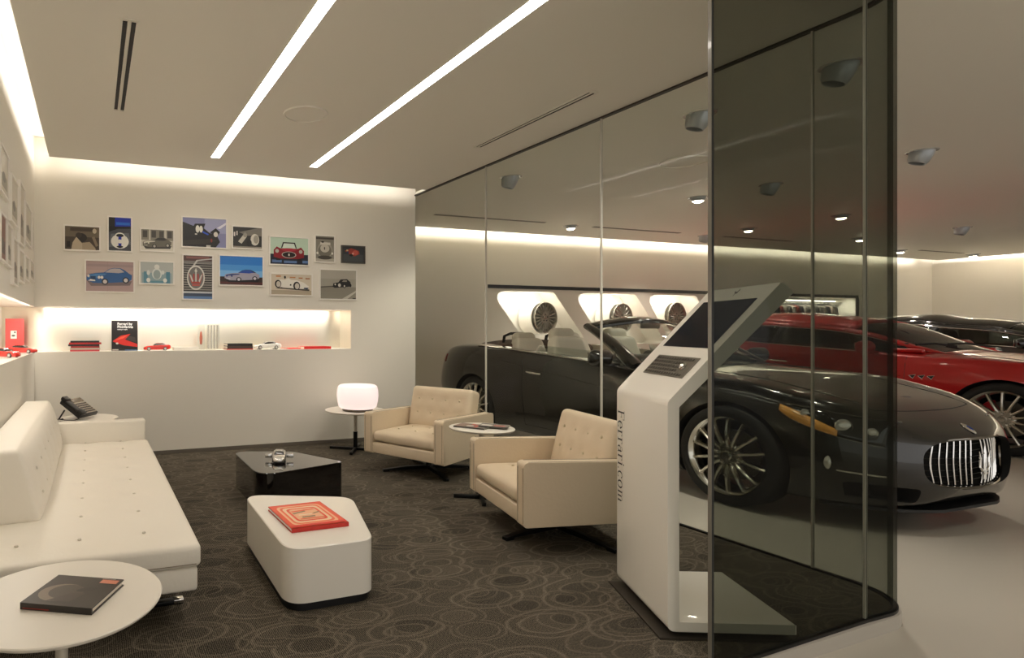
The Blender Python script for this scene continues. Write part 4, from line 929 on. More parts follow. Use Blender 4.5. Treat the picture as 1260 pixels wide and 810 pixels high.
        wc = pchip([(-.50, .68), (-.8, .76), (-1.2, .80), (-1.8, .81), (-2.6, .80), (-3.1, .75), (-3.7, .60)])
        def CS(x, th, off=0):
            q = math.radians(th); c, s_ = math.cos(q), math.sin(q); zb_ = min(ZS(x)*sz-0.02, zc(x)-0.05)
            cc = abs(c)**0.62*(1 if c > 0 else -1); y = wc(x)*cc*(1-0.10*abs(s_)); z = zb_+(zc(x)-zb_)*abs(s_)**0.85
            return Vector((X(x), y, z))
        def cpatch(name, x0, x1, t0, t1, m, nx=14, nt=10, th=0.01, parent=root, mir=False):
            b = nb()
            def f(u, v):
                a, c = (x0(v), x1(v)) if callable(x0) else (x0, x1); p = CS(a+(c-a)*u, t0+(t1-t0)*v)
                return Vector((p.x, -p.y, p.z)) if mir else p
            patch(b, f, nx, nt); o = obj(name, b, m, parent); solid(o, th); return o
        cpatch('roof', -1.28, -3.02, 42, 138, paint, 24, 16, 0.02)
        cpatch('windscreen', -.52, -1.30, 40, 140, M_win, 12, 18, 0.006)
        cpatch('rear_window', -3.0, -3.66, 44, 136, M_win, 10, 16, 0.006)
        for mir in (False, True):
            cpatch('windscreen_pillar', -.50, -1.36, 33, 43, paint, 14, 2, 0.03, mir=mir)
            cpatch('roof_rail', -1.32, -3.0, 33, 44, paint, 20, 2, 0.02, mir=mir)
            cpatch('rear_pillar', lambda v: -2.98+0.16*v, lambda v: -3.70, 0, 46, paint, 8, 8, 0.02, mir=mir)
            cpatch('side_window', lambda v: -0.86-0.10*v, lambda v: -2.02+0.04*v, 2, 33, M_win, 12, 8, 0.006, mir=mir)
            cpatch('side_window', lambda v: -2.08+0.04*v, lambda v: -2.98+0.16*v, 2, 33, M_win, 12, 8, 0.006, mir=mir)
            cpatch('centre_pillar', lambda v: -2.02+0.04*v, lambda v: -2.08+0.04*v, 0, 34, M_black, 2, 8, 0.012, mir=mir)
            s = 1 if mir else 1
            b = nb(); P = [CS(-0.9-0.105*k, 33) for k in range(20)]+[CS(-2.94-0.0*k, 33-8*k) for k in range(1, 4)]
            P = [Vector((p.x, (p.y+0.004)*(-1 if mir else 1), p.z)) for p in P]; tube(b, P, 0.007, 6); obj('window_trim', b, M_chrome, root)
            b = nb(); softbox(b, (0.30, 0.06, 0.05), 0.02, (X(-.78), (-0.70 if mir else 0.70), 0.99*sz-0.03), None, 0.1); obj('window_corner', b, paint, root)
        for s in (-1, 1): seat(X(-1.95), s*0.37, 0.62, 1.27); seat(X(-2.80), s*0.34, 0.66, 1.24, 'rear_seat')
        b = nb(); softbox(b, (0.4, 1.3, 0.12), 0.05, (X(-0.98), 0, 0.99*sz), None, 0.1); obj('dashboard', b, M_black, root)
        b = nb()
        for y0 in (-0.30, 0.30): tube(b, [(X(-.55), y0, 1.0*sz+0.01), (X(-.62), y0-0.25, 1.03*sz+0.01), (X(-.66), y0-0.5, 1.02*sz+0.01)], 0.008, 6, flat=1.6)
        obj('wipers', b, M_black, root)
        b = nb(); prism(b, [(X(-3.02), top_z-0.075), (X(-3.10), top_z-0.03), (X(-3.14), top_z-0.03), (X(-3.14), top_z-0.11)], -0.012, 0.012, 'y', bev=0.003); obj('roof_antenna', b, M_black, root)
    b = nb(); box(b, (X(-3.995)-0.012, -0.26, 0.52), (X(-3.995), 0.26, 0.64), bev=0.004); obj('number_plate_holder', b, M_dark, root)
    b = nb()
    for s in (-1, 1): lathe(b, [(0.035, -0.06), (0.042, 0), (0.036, 0.002), (0.030, -0.05)], 20, 'x', mtx=TR(X(-3.93), s*0.52, 0.24) @ RY(PI))
    obj('exhaust_tips', b, M_chrome, root)
    return body
P_grey = mat('paint_dark_grey', '1e1b18', 0.22, 0.5, coat=1.0)
P_red = mat('paint_red', 'b30207', 0.34, 0.15, coat=0.7)
P_black = mat('paint_black', '12100f', 0.25, 0.3, coat=1.0)
t = thing('convertible_car', 'dark grey open-top sports car with cream seats and oval chrome grille', 'car', (5.123, 3.009, FZ), -math.radians(89.9), 'showroom cars')
car(t, P_grey, M_graph, True)
t = thing('sedan_car', 'bright red saloon car with silver wheels, behind the open-top car', 'car', (9.35, 3.29, FZ), -PI/2, 'showroom cars')
car(t, P_red, M_silver, False, 1.04, 1.05, 0.36, '3a2f28', 1.475, True)
t = thing('sedan_car', 'black closed car parked farthest back behind the red car', 'car', (13.1, 3.45, FZ), -PI/2, 'showroom cars')
car(t, P_black, M_silver, False, 1.04, 1.06, 0.36, '2a2622', 1.50)
# ------------------------------------------------------------------ wheels shown in the wall niches
wl = ('in the first slanted wall niche from the left', 'in the second slanted wall niche from the left', 'in the third slanted wall niche, nearest the kiosk')
for (x, z), lb in zip(((6.92, 1.38), (8.54, 1.385), (9.80, 1.42)), wl):
    t = thing('display_wheel', 'alloy wheel on a white drum '+lb, 'wheel', (x, SY+0.02, z), 0.12, 'display wheels')
    obj('rim', rim_bm(0.25, 20, 0.10), mat('rim_pewter', '9d978b', 0.35, 0.5), t)
    hub_bits(t, M_silver)
    b = nb(); lathe(b, [(0, 0.10), (0.245, 0.10), (0.245, 0.06), (0.262, 0.06), (0.262, 0.33), (0, 0.33)], 48, 'y'); obj('display_drum', b, M_nglow, t)
# ------------------------------------------------------------------ clothes niche
b = nb(); tube(b, [(12.25, SY+0.2, 1.77), (14.7, SY+0.2, 1.77)], 0.012, 10); tag(obj('clothes_rail', b, M_chrome), 'thin metal rail carrying garments in the far lit wall niche', 'rail')
random.seed(5)
gc = ['3a3a3c', '6e2a24', '8d887e', '4b4844', 'b4aea2', '7c3a30', '2d2d30', '9a958b', '5c5852', 'c7c1b4', '45423f', '77726a', '8a8479', '34343a', 'b9a999', '56524c']
place = ['leftmost', 'second from the left', 'third from the left', 'fourth from the left', 'fifth from the left', 'sixth from the left', 'seventh from the left', 'eighth from the left', 'eighth from the right', 'seventh from the right', 'sixth from the right', 'fifth from the right', 'fourth from the right', 'third from the right', 'second from the right', 'rightmost']
cn = ['charcoal', 'dark red', 'grey', 'dark grey', 'light grey', 'brick red', 'black', 'grey', 'dark grey', 'pale grey', 'dark brown', 'mid grey', 'warm grey', 'blue-black', 'beige', 'brown-grey']
for i in range(16):
    x = 12.5+i*0.115; t = thing('garment', '%s garment hanging in the far lit niche, %s' % (cn[i], place[i]), 'garment', (x, SY+0.2, 1.70), 0, 'garments on the rail')
    b = nb(); prof = [(-0.03, 0.0), (-0.16, -0.06), (-0.19, -0.30), (-0.17, -0.62), (0.17, -0.62), (0.19, -0.30), (0.16, -0.06), (0.03, 0.0)]
    prism(b, prof, -0.028, 0.028, 'x', bev=0.012, seg=2)
    for v in b.verts: v.co.x *= 0.5+0.9*min(1, -v.co.z/0.6); v.co.x += 0.01*math.sin(20*v.co.y)
    obj('jacket', b, mat('cloth_'+gc[i], gc[i], 0.85), t)
    b = nb(); tube(b, [(0, -0.15, -0.03), (0, 0, 0.02), (0, 0.15, -0.03)], 0.006, 6); tube(b, [(0, 0, 0.02), (0, 0, 0.06), (0, 0.015, 0.08), (0, 0.0, 0.09)], 0.003, 6); obj('hanger', b, M_dark, t)
# ------------------------------------------------------------------ framed photographs
def flat(name, w, h, layers, parent, y=-0.0005):
    """printed picture: layers of (colour, [(x,y)...]) in 0..1, facing -y"""
    b = nb(); ms = []
    for i, (c, poly) in enumerate(layers):
        if c not in ms: ms.append(c)
        poly = [(min(1, max(0, px)), min(1, max(0, py))) for px, py in poly]
        cl = []
        for p in poly:
            if not cl or (abs(p[0]-cl[-1][0])+abs(p[1]-cl[-1][1])) > 1e-5: cl.append(p)
        if len(cl) < 3: continue
        f = b.faces.new([b.verts.new(((px-0.5)*w, y-0.00012*i, (py-0.5)*h)) for px, py in cl]); f.material_index = ms.index(c); f.normal_update()
        if f.normal.y > 0: f.normal_flip()
    return obj(name, b, [mat('ink_'+c, c, 0.35) for c in ms], parent, smooth=False, recalc=False)
def car34(cx, cy, L, H, body, glass, tyre, hub, flip=False, roof=None, shadow=None, lite=None):
    """three-quarter or side silhouette of a coupe"""
    def T(pts): return [(cx+(-1 if flip else 1)*x*L, cy+y*H) for x, y in pts]
    B = [(-0.5, -0.18), (-0.5, 0.02), (-0.46, 0.12), (-0.30, 0.20), (-0.12, 0.24), (0.0, 0.44), (0.10, 0.50), (0.24, 0.49), (0.34, 0.38), (0.44, 0.20), (0.5, 0.12), (0.49, -0.12), (0.42, -0.24), (-0.1, -0.34), (-0.36, -0.34)]
    G = [(-0.10, 0.24), (0.01, 0.42), (0.10, 0.47), (0.23, 0.46), (0.33, 0.28), (0.2, 0.22)]
    o = []
    if shadow: o.append((shadow, T([(-0.5, -0.2), (0.5, -0.2), (0.45, -0.44), (-0.4, -0.5)])))
    o.append((body, T(B)))
    if roof: o.append((roof, T([(-0.12, 0.24), (0.0, 0.44), (0.10, 0.50), (0.24, 0.49), (0.34, 0.38), (0.40, 0.28)])))
    o.append((glass, T(G)))
    if lite: o.append((lite, T([(-0.48, 0.06), (-0.30, 0.16), (-0.06, 0.18), (-0.1, 0.10), (-0.4, 0.0)])))
    for wx, wy in ((-0.10, -0.26), (0.36, -0.16)):
        o.append((tyre, T(ell(wx, wy, 0.075, 0.17, 16)))); o.append((hub, T(ell(wx, wy, 0.045, 0.11, 14))))
    for wx in (-0.44, -0.30): o.append((lite or hub, T(ell(wx, -0.02, 0.03, 0.06, 10))))
    o.append((hub, T(rect(-0.46, -0.24, -0.34, -0.18))))
    return o
def carfront(cx, cy, W_, H, body, glass, dark, chrome, flip=False):
    def T(p): return [(cx+x*W_, cy+y*H) for x, y in p]
    return [(dark, T([(-0.42, -0.45), (-0.28, -0.45), (-0.26, -0.1), (-0.42, -0.1)])), (dark, T([(0.42, -0.45), (0.28, -0.45), (0.26, -0.1), (0.42, -0.1)])),
        (dark, T([(-0.26, 0.2), (-0.2, 0.5), (0.2, 0.5), (0.26, 0.2)])), (glass, T([(-0.22, 0.2), (-0.17, 0.44), (0.17, 0.44), (0.22, 0.2)])),
        (body, T([(-0.5, -0.28), (-0.5, 0.08), (-0.40, 0.26), (-0.30, 0.18), (0.30, 0.18), (0.40, 0.26), (0.5, 0.08), (0.5, -0.28), (0.3, -0.36), (-0.3, -0.36)])),
        (chrome, T(ell(0, -0.15, 0.24, 0.17, 20))), (dark, T(ell(0, -0.15, 0.21, 0.14, 20))), (chrome, T(ell(0, -0.15, 0.03, 0.06, 10))),
        (chrome, T(ell(-0.39, 0.03, 0.06, 0.10, 12))), (chrome, T(ell(0.39, 0.03, 0.06, 0.10, 12)))]
BG = lambda c: (c, rect(0, 0, 1, 1))
pics = {
 'sepia_driver': ((-0.242, 0.063, 1.907, 2.129), 'framed sepia photo of a driver in a racing car, top row far left',
   [BG('6f6250'), ('4a3f33', rect(0, 0.0, 1, 0.55)), ('2b231c', ell(0.47, 0.52, 0.17, 0.20)), ('4f4336', rect(0.15, 0.8, 0.9, 0.95)), ('b7a890', [(0.18, 0), (0.22, 0.3), (0.33, 0.55), (0.42, 0.4), (0.55, 0.2), (0.55, 0)]), ('a6957c', [(0.5, 0), (0.5, 0.3), (0.72, 0.35), (0.88, 0.1), (0.9, 0)]), ('3a3027', ell(0.4, 0.62, 0.09, 0.12)), ('c4b59c', ell(0.86, 0.83, 0.06, 0.11)), ('8a7a64', [(0.78, 0.55), (0.86, 0.6), (0.97, 0.2), (0.9, 0.15)]), ('1f1914', rect(0.05, 0.1, 0.15, 0.35))]),
 'blue_strip': ((0.134, 0.344, 1.912, 2.231), 'tall framed photo of a white racing car with a blue stripe, top row',
   [BG('4a4c50'), ('2a2824', rect(0, 0.62, 0.3, 1)), ('1b35b0', rect(0.28, 0.72, 1, 1)), ('2b6fd0', rect(0.32, 0.78, 0.95, 0.86)), ('1a1917', [(0, 0.55), (0.4, 0.66), (1, 0.68), (1, 0.75), (0, 0.72)]), ('6b6e72', [(0.1, 0.5), (0.9, 0.55), (1, 0.2), (0, 0.1)]), ('e9e6dc', ell(0.5, 0.28, 0.40, 0.22)), ('e9e6dc', ell(0.5, 0.45, 0.22, 0.10)), ('22211f', ell(0.5, 0.46, 0.17, 0.05)), ('1f2f9e', rect(0.43, 0.08, 0.57, 0.42)), ('e9e6dc', ell(0.5, 0.28, 0.10, 0.06)), ('22211f', ell(0.5, 0.12, 0.15, 0.03))]),
 'sepia_coupe': ((0.424, 0.732, 1.928, 2.136), 'framed black and white photo of a low coupe before a windowed building',
   [BG('c9c2b2'), ('8a8374', rect(0, 0.5, 1, 1))]+[('4a453c', rect(x, 0.62, x+0.14, 0.95)) for x in (0.05, 0.32, 0.56, 0.82)]+[('cfc8b8', rect(0.24, 0.5, 0.29, 1)), ('cfc8b8', rect(0.72, 0.5, 0.79, 1)), ('e0dacb', rect(0, 0, 1, 0.18))]+car34(0.5, 0.36, 0.9, 0.58, '6a6457', '2f2b26', '1d1a17', 'b8b1a2', lite='d9d2c2', shadow='3b3731')),
 'black_head': ((0.809, 1.244, 1.982, 2.272), 'large framed photo of a black car nose against lavender, top row',
   [BG('8c8db5'), ('a5a6c8', rect(0.5, 0.5, 1, 1)), ('e8e6ee', [(0.78, 0.68), (1, 0.9), (1, 0.82), (0.86, 0.66)]), ('17130f', [(0, 0), (0, 0.85), (0.25, 0.72), (0.28, 0.8), (0.52, 0.82), (0.48, 0.66), (0.62, 0.5), (0.78, 0.45), (0.86, 0.2), (0.76, 0.0)]), ('2f2822', [(0, 0.2), (0.6, 0.3), (0.8, 0.25), (0.5, 0.1), (0, 0.05)]), ('17130f', [(0.62, 0.52), (0.76, 0.68), (0.86, 0.55), (0.8, 0.4)]), ('f0ece0', ell(0.34, 0.62, 0.045, 0.13)), ('f0ece0', ell(0.42, 0.62, 0.04, 0.12)), ('e3ddd0', ell(0.76, 0.46, 0.05, 0.09)), ('2d55c8', [(0.46, 0.56), (0.6, 0.46), (0.58, 0.42), (0.45, 0.5)]), ('8e2a20', ell(0.66, 0.24, 0.02, 0.07)), ('d9d2c6', rect(0.28, 0.42, 0.33, 0.46)), ('c8c2b6', rect(0.54, 0.0, 0.64, 0.07))]),
 'bw_wheel': ((1.301, 1.608, 1.991, 2.210), 'framed black and white close-up of round forms, right of the lavender photo',
   [BG('2a2722'), ('7c766a', [(0.2, 0.75), (0.9, 1), (1, 1), (1, 0.6), (0.5, 0.6)]), ('c9c2b4', [(0.18, 0.3), (0.42, 0.75), (0.48, 0.55), (0.3, 0.2)]), ('dbd5c8', ell(0.76, 0.42, 0.15, 0.28)), ('a39c8d', ell(0.80, 0.44, 0.09, 0.2)), ('191613', ell(0.56, 0.25, 0.09, 0.18)), ('8c8577', rect(0, 0, 1, 0.08)), ('e2dccf', rect(0.03, 0.55, 0.08, 0.75)), ('e2dccf', rect(0.12, 0.6, 0.16, 0.8)), ('9b9486', ell(0.42, 0.62, 0.07, 0.1))]),
 'red_front': ((1.684, 2.102, 1.845, 2.127), 'framed front view of a dark red classic car on pale green',
   [BG('c2d8c2'), ('1e2433', rect(0, 0, 1, 0.38)), ('5d79a8', rect(0.05, 0.06, 0.3, 0.16)), ('5d79a8', rect(0.36, 0.05, 0.7, 0.14)), ('5d79a8', rect(0.85, 0.06, 1, 0.16))]+carfront(0.49, 0.47, 0.80, 0.72, '8c1622', 'dbe5d8', '1c1212', 'b9b3a8')+[('b0283a', ell(0.49, 0.55, 0.2, 0.06)), ('23110f', ell(0.49, 0.36, 0.16, 0.09)), ('d8d2c6', ell(0.49, 0.36, 0.02, 0.05))]),
 'bw_rear': ((2.173, 2.391, 1.889, 2.164), 'tall framed black and white photograph of a car seen from behind',
   [BG('8d877b'), ('4a453d', rect(0, 0.88, 1, 0.95)), ('b8b1a3', rect(0, 0, 1, 0.12)), ('a7a092', ell(0.5, 0.45, 0.42, 0.34)), ('7b7568', ell(0.5, 0.42, 0.36, 0.26)), ('4a453d', ell(0.5, 0.16, 0.38, 0.08)), ('d7d1c4', rect(0.25, 0.66, 0.8, 0.76)), ('cbc4b6', ell(0.5, 0.52, 0.25, 0.16)), ('2a2722', ell(0.38, 0.77, 0.08, 0.03)), ('3a362f', ell(0.48, 0.52, 0.03, 0.06)), ('e8e3d8', ell(0.1, 0.33, 0.06, 0.05)), ('e8e3d8', ell(0.9, 0.33, 0.05, 0.05))]),
 'red_small': ((2.474, 2.737, 1.894, 2.069), 'small dark framed picture of a red racing car, top row far right',
   [BG('3a3c3e'), ('4a4d4f', rect(0.04, 0.05, 0.96, 0.5)), ('9c3a30', [(0.1, 0.72), (0.4, 0.9), (0.75, 0.75), (0.8, 0.55), (0.55, 0.38), (0.35, 0.5)]), ('c9584a', ell(0.6, 0.62, 0.13, 0.16)), ('e0a090', ell(0.48, 0.55, 0.05, 0.07)), ('d0b080', ell(0.22, 0.75, 0.05, 0.06)), ('1b1b1c', ell(0.4, 0.45, 0.08, 0.08)), ('2a3a60', ell(0.24, 0.62, 0.05, 0.08))]),
 'blue_car': ((-0.063, 0.366, 1.533, 1.821), 'large framed photo of a blue classic coupe on pinkish ground',
   [BG('b39a96'), ('a5908f', rect(0, 0.82, 1, 0.9)), ('bca29b', rect(0, 0.6, 1, 0.7)), ('9b837d', rect(0.45, 0, 0.453, 1))]+car34(0.49, 0.48, 0.96, 0.62, '2f5f97', 'b9b0b0', '2a2f38', 'd9d2cc', lite='4f86bd', shadow='7c6c6c')+[('f0e8dc', ell(0.05, 0.5, 0.025, 0.045)), ('f0e8dc', ell(0.27, 0.46, 0.03, 0.05)), ('f0e8dc', ell(0.33, 0.46, 0.03, 0.05)), ('1f3f66', rect(0.09, 0.38, 0.2, 0.5)), ('f2ece2', [(0.08, 0.36), (0.19, 0.33), (0.19, 0.37), (0.08, 0.40)])]),
 'cyan_engine': ((0.417, 0.732, 1.618, 1.829), 'small framed pale blue photo, bottom row second from left',
   [BG('b7bcb6'), ('8fa6ac', rect(0.05, 0, 0.95, 0.5)), ('5c8b9c', rect(0.1, 0.0, 0.22, 0.55)), ('4f8396', rect(0.78, 0.0, 0.9, 0.55)), ('d8dcd6', ell(0.5, 0.45, 0.15, 0.27)), ('9aa8a6', ell(0.5, 0.42, 0.11, 0.22)), ('e2e2da', ell(0.5, 0.78, 0.08, 0.12)), ('d8dcd6', ell(0.24, 0.5, 0.05, 0.12)), ('d8dcd6', ell(0.68, 0.52, 0.05, 0.1)), ('5f8f9f', rect(0.3, 0, 0.7, 0.12)), ('e6e6de', ell(0.24, 0.15, 0.06, 0.1)), ('e6e6de', ell(0.75, 0.15, 0.06, 0.1))]),
 'trident': ((0.817, 1.107, 1.477, 1.907), 'tall framed close-up of a red trident in a chrome oval',
   [BG('7e7974'), ('5e4440', rect(0, 0.88, 1, 1)), ('8d5d57', rect(0.1, 0.93, 0.9, 0.98))]+[('2f2c2a', rect(0, 0.18+0.055*i, 1, 0.205+0.055*i)) for i in range(12)]+[('c9c4bb', rect(0.03, 0.208+0.055*i, 0.97, 0.213+0.055*i)) for i in range(12)]+[('c9c6c0', [(0.3, 0.75), (0.45, 0.9), (1, 0.95), (1, 0.925), (0.5, 0.88), (0.36, 0.75)]), ('dcd8d0', ell(0.43, 0.49, 0.31, 0.285, 28)), ('77736f', ell(0.43, 0.49, 0.265, 0.25, 28)),
    ('d8d3ca', [(0.38, 0.64), (0.43, 0.72), (0.48, 0.64), (0.45, 0.62), (0.45, 0.35), (0.41, 0.35), (0.41, 0.62)]), ('b4453c', [(0.18, 0.6), (0.25, 0.55), (0.33, 0.40), (0.53, 0.40), (0.61, 0.55), (0.68, 0.6), (0.58, 0.35), (0.28, 0.35)]), ('cfc9c0', [(0.2, 0.57), (0.26, 0.55), (0.34, 0.42), (0.30, 0.38)]), ('cfc9c0', [(0.66, 0.57), (0.60, 0.55), (0.52, 0.42), (0.56, 0.38)]), ('b4453c', rect(0.33, 0.43, 0.38, 0.58)), ('b4453c', rect(0.48, 0.43, 0.53, 0.58)), ('c0554b', rect(0.3, 0.3, 0.56, 0.335)),
    ('c2c6cc', rect(0, 0.13, 1, 0.17)), ('3f4c60', rect(0, 0.06, 1, 0.13)), ('5e7fae', rect(0, 0.0, 1, 0.06))]),
 'blue_sky': ((1.171, 1.616, 1.624, 1.917), 'framed photograph of a silver coupe under a bright blue sky, bottom row centre',
   [BG('2a7fd6'), ('4a98e0', rect(0, 0.5, 1, 0.7)), ('7db8ea', rect(0, 0.28, 1, 0.5)), ('3a2a24', rect(0, 0.0, 1, 0.28)), ('5e2f2a', rect(0, 0.03, 1, 0.10))]+car34(0.52, 0.31, 0.82, 0.46, 'a9a4b4', '2c4fa8', '17151a', 'd0ccd4', roof='1e2a55', lite='33457f', shadow='1b1718')),
 'white_race': ((1.693, 2.138, 1.536, 1.756), 'wide framed photograph of an old white racing car with spoked wheels, bottom row',
   [BG('d8cbb6'), ('c98a58', rect(0.12, 0.86, 0.24, 0.93)), ('c98a58', rect(0.46, 0.82, 0.6, 0.88)), ('b9774a', rect(0.68, 0.80, 0.78, 0.86)), ('a96a42', rect(0.85, 0.78, 0.96, 0.84)), ('b5a68f', rect(0, 0, 1, 0.22)), ('4f463c', [(0.1, 0.3), (0.95, 0.2), (0.95, 0.28), (0.3, 0.38)]), ('ece7dc', [(0.1, 0.45), (0.14, 0.68), (0.25, 0.74), (0.34, 0.72), (0.42, 0.82), (0.5, 0.72), (0.62, 0.72), (0.8, 0.62), (0.94, 0.42), (0.9, 0.28), (0.7, 0.3), (0.3, 0.34)]), ('1f1c1a', ell(0.34, 0.85, 0.025, 0.07)), ('1f1c1a', ell(0.17, 0.52, 0.08, 0.19)), ('cfc7ba', ell(0.18, 0.51, 0.055, 0.14)), ('1f1c1a', ell(0.63, 0.44, 0.085, 0.21)), ('cfc7ba', ell(0.64, 0.43, 0.055, 0.15)), ('1f1c1a', ell(0.48, 0.48, 0.02, 0.04)), ('2b3a52', [(0.82, 0.36), (0.93, 0.36), (0.9, 0.28), (0.8, 0.3)])]),
 'grey_vintage': ((2.227, 2.642, 1.503, 1.815), 'framed black and white photo of a vintage saloon on a road',
   [BG('a8a294'), ('b4aea0', rect(0, 0.7, 1, 1)), ('8f897b', rect(0, 0, 1, 0.42)), ('59544a', [(0, 0.38), (0.4, 0.42), (0.4, 0.46), (0, 0.42)]), ('c8c2b4', [(0.6, 0), (1, 0.3), (1, 0.24), (0.75, 0)]), ('39352e', rect(0.9, 0.0, 1.0, 0.04))]+[('201d1a', [(0.34, 0.42), (0.36, 0.54), (0.5, 0.58), (0.56, 0.68), (0.74, 0.70), (0.84, 0.6), (0.86, 0.44), (0.4, 0.38)]), ('d6d0c3', ell(0.53, 0.48, 0.04, 0.06)), ('8f897b', [(0.6, 0.6), (0.64, 0.66), (0.74, 0.66), (0.74, 0.6)]), ('100e0c', ell(0.67, 0.45, 0.04, 0.07)), ('cfc8ba', ell(0.67, 0.45, 0.02, 0.04)), ('100e0c', ell(0.84, 0.48, 0.03, 0.06)), ('e2ddd2', ell(0.41, 0.5, 0.02, 0.03))]),
}
M_frame = mat('picture_frame', 'f4efe6', 0.5); M_fdark = mat('picture_edge', '8a8170', 0.6)
def framed(label, w, h, layers, loc, rz, group, d=0.02, edge=None, dark=False):
    t = thing('framed_photo', label, 'framed photo', loc, rz, group)
    b = nb(); m = 0.012
    for lo, hi in (((-w/2-m, -d, -h/2-m), (-w/2, 0, h/2+m)), ((w/2, -d, -h/2-m), (w/2+m, 0, h/2+m)), ((-w/2, -d, h/2), (w/2, 0, h/2+m)), ((-w/2, -d, -h/2-m), (w/2, 0, -h/2))): box(b, lo, hi)
    box(b, (-w/2, -d*0.6, -h/2), (w/2, 0, h/2)); obj('frame', b, edge or M_frame, t, smooth=False)
    flat('print', w, h, layers, t, -d*0.6-0.0005); return t
for n, ((x0, x1, z0, z1), lb, lay) in pics.items():
    framed(lb, x1-x0-0.012, z1-z0-0.012, lay, ((x0+x1)/2, BY, (z0+z1)/2), 0, 'framed photographs on the back wall', edge=mat('frame_dark', '55504a', 0.5) if n == 'red_small' else None)
# pictures along the left wall, seen almost edge on
lw = [((3.60, 3.94, 1.943, 2.21), 'nearest of the upper row'), ((4.05, 4.42, 1.855, 2.155), 'second of the upper row from the viewer'), ((4.51, 4.817, 1.78, 2.216), 'tall third of the upper row from the viewer'), ((4.871, 5.36, 1.844, 2.15), 'farthest of the upper row'),
      ((3.60, 3.836, 1.564, 1.833), 'nearest of the lower row, red-brown print'), ((3.87, 4.10, 1.559, 1.82), 'second of the lower row from the viewer'), ((4.15, 4.421, 1.472, 1.773), 'third of the lower row from the viewer'), ((4.467, 4.80, 1.517, 1.745), 'fourth of the lower row from the viewer'), ((4.871, 5.165, 1.556, 1.746), 'fifth of the lower row from the viewer'), ((5.228, 5.60, 1.592, 1.755), 'farthest of the lower row')]
for i, ((y0, y1, z0, z1), lb) in enumerate(lw):
    c1, c2 = [('c9c0ae', '8c8272'), ('d0c7b6', '9c9382')][i % 2]
    if i == 4: c1, c2 = '8a5a4a', '4a3028'
    lay = [BG(c1), (c2, rect(0.1, 0.15, 0.9, 0.45)), ('5d554a', ell(0.5, 0.4, 0.2, 0.12))]
    framed('framed photo on the left wall, '+lb, y1-y0-0.024, z1-z0-0.024, lay, (LX, (y0+y1)/2, (z0+z1)/2), PI/2, 'framed photographs on the left wall', 0.022, edge=M_frame)
# ------------------------------------------------------------------ things in the wall niche
NS = NZ0+0.004
def stand_book(label, w, h, d, cover, loc, rz, layers, group=None):
    t = thing('book', label, 'book', loc, rz, group); cm = mat('cover_'+cover, cover, 0.35, coat=0.2); R_ = RX(-0.10)
    b = nb(); box(b, (-w/2, 0, 0), (w/2, 0.003, h), mtx=R_); box(b, (-w/2, d-0.003, 0), (w/2, d, h), mtx=R_); box(b, (-w/2-0.002, 0, 0), (-w/2+0.003, d, h), mtx=R_); obj('cover', b, cm, t, smooth=False)
    b = nb(); box(b, (-w/2+0.003, 0.003, 0.004), (w/2-0.004, d-0.003, h-0.004), mtx=R_); obj('pages', b, mat('pages_e9e2d2', 'e9e2d2', 0.8), t, smooth=False)
    p = flat('cover_print', w, h, layers, t, -0.0006); p.location = R_ @ Vector((0, 0, h/2)); p.rotation_euler = (-0.10, 0, 0); return t
t = stand_book('black upright book with white lettering and a red car on its cover', 0.235, 0.285, 0.022, '1d1a19', (0.288, BY+0.07, NS+0.002), 0,
    [BG('211d1b'), ('c92a22', [(0.03, 0.32), (0.35, 0.50), (0.72, 0.56), (0.60, 0.46), (0.52, 0.36), (0.98, 0.22), (0.98, 0.12), (0.45, 0.18), (0.05, 0.30)]), ('e4573f', [(0.10, 0.34), (0.38, 0.47), (0.6, 0.51), (0.42, 0.40)]), ('3c3430', [(0.5, 0.37), (0.66, 0.5), (0.9, 0.44), (0.95, 0.27)]), ('11100f', [(0.08, 0.27), (0.5, 0.14), (0.95, 0.10), (0.9, 0.05), (0.4, 0.06)]), ('b8b0a4', rect(0.02, 0.01, 0.25, 0.05)), ('4a78a8', rect(0.5, 0.008, 0.98, 0.03)), ('c8c2b8', ell(0.2, 0.24, 0.05, 0.03))])
def text(parent, s, size, loc, rot, m, align='LEFT', name='lettering'):
    c = bpy.data.curves.new('text', 'FONT'); c.body = s; c.size = size; c.align_x = align; c.extrude = 0.0002; c.offset = size*0.012
    o = bpy.data.objects.new('text', c); COL.objects.link(o); dg = bpy.context.evaluated_depsgraph_get(); me = bpy.data.meshes.new_from_object(o.evaluated_get(dg)); bpy.data.objects.remove(o)
    me.materials.clear(); me.materials.append(m); q = bpy.data.objects.new(name, me); COL.objects.link(q); q.parent = parent; q.location = loc; q.rotation_euler = rot; return q
M_wt = mat('white_ink', 'f2efe8', 0.4)
for s, z, sz_ in (('Ferrari by', 0.242, 0.034), ('Pininfarina', 0.214, 0.034), ('racing to style', 0.196, 0.016)):
    y = -0.0035+math.sin(0.10)*z
    text(t, s, sz_, (-0.068, y, z), (PI/2-0.10, 0, 0), M_wt)
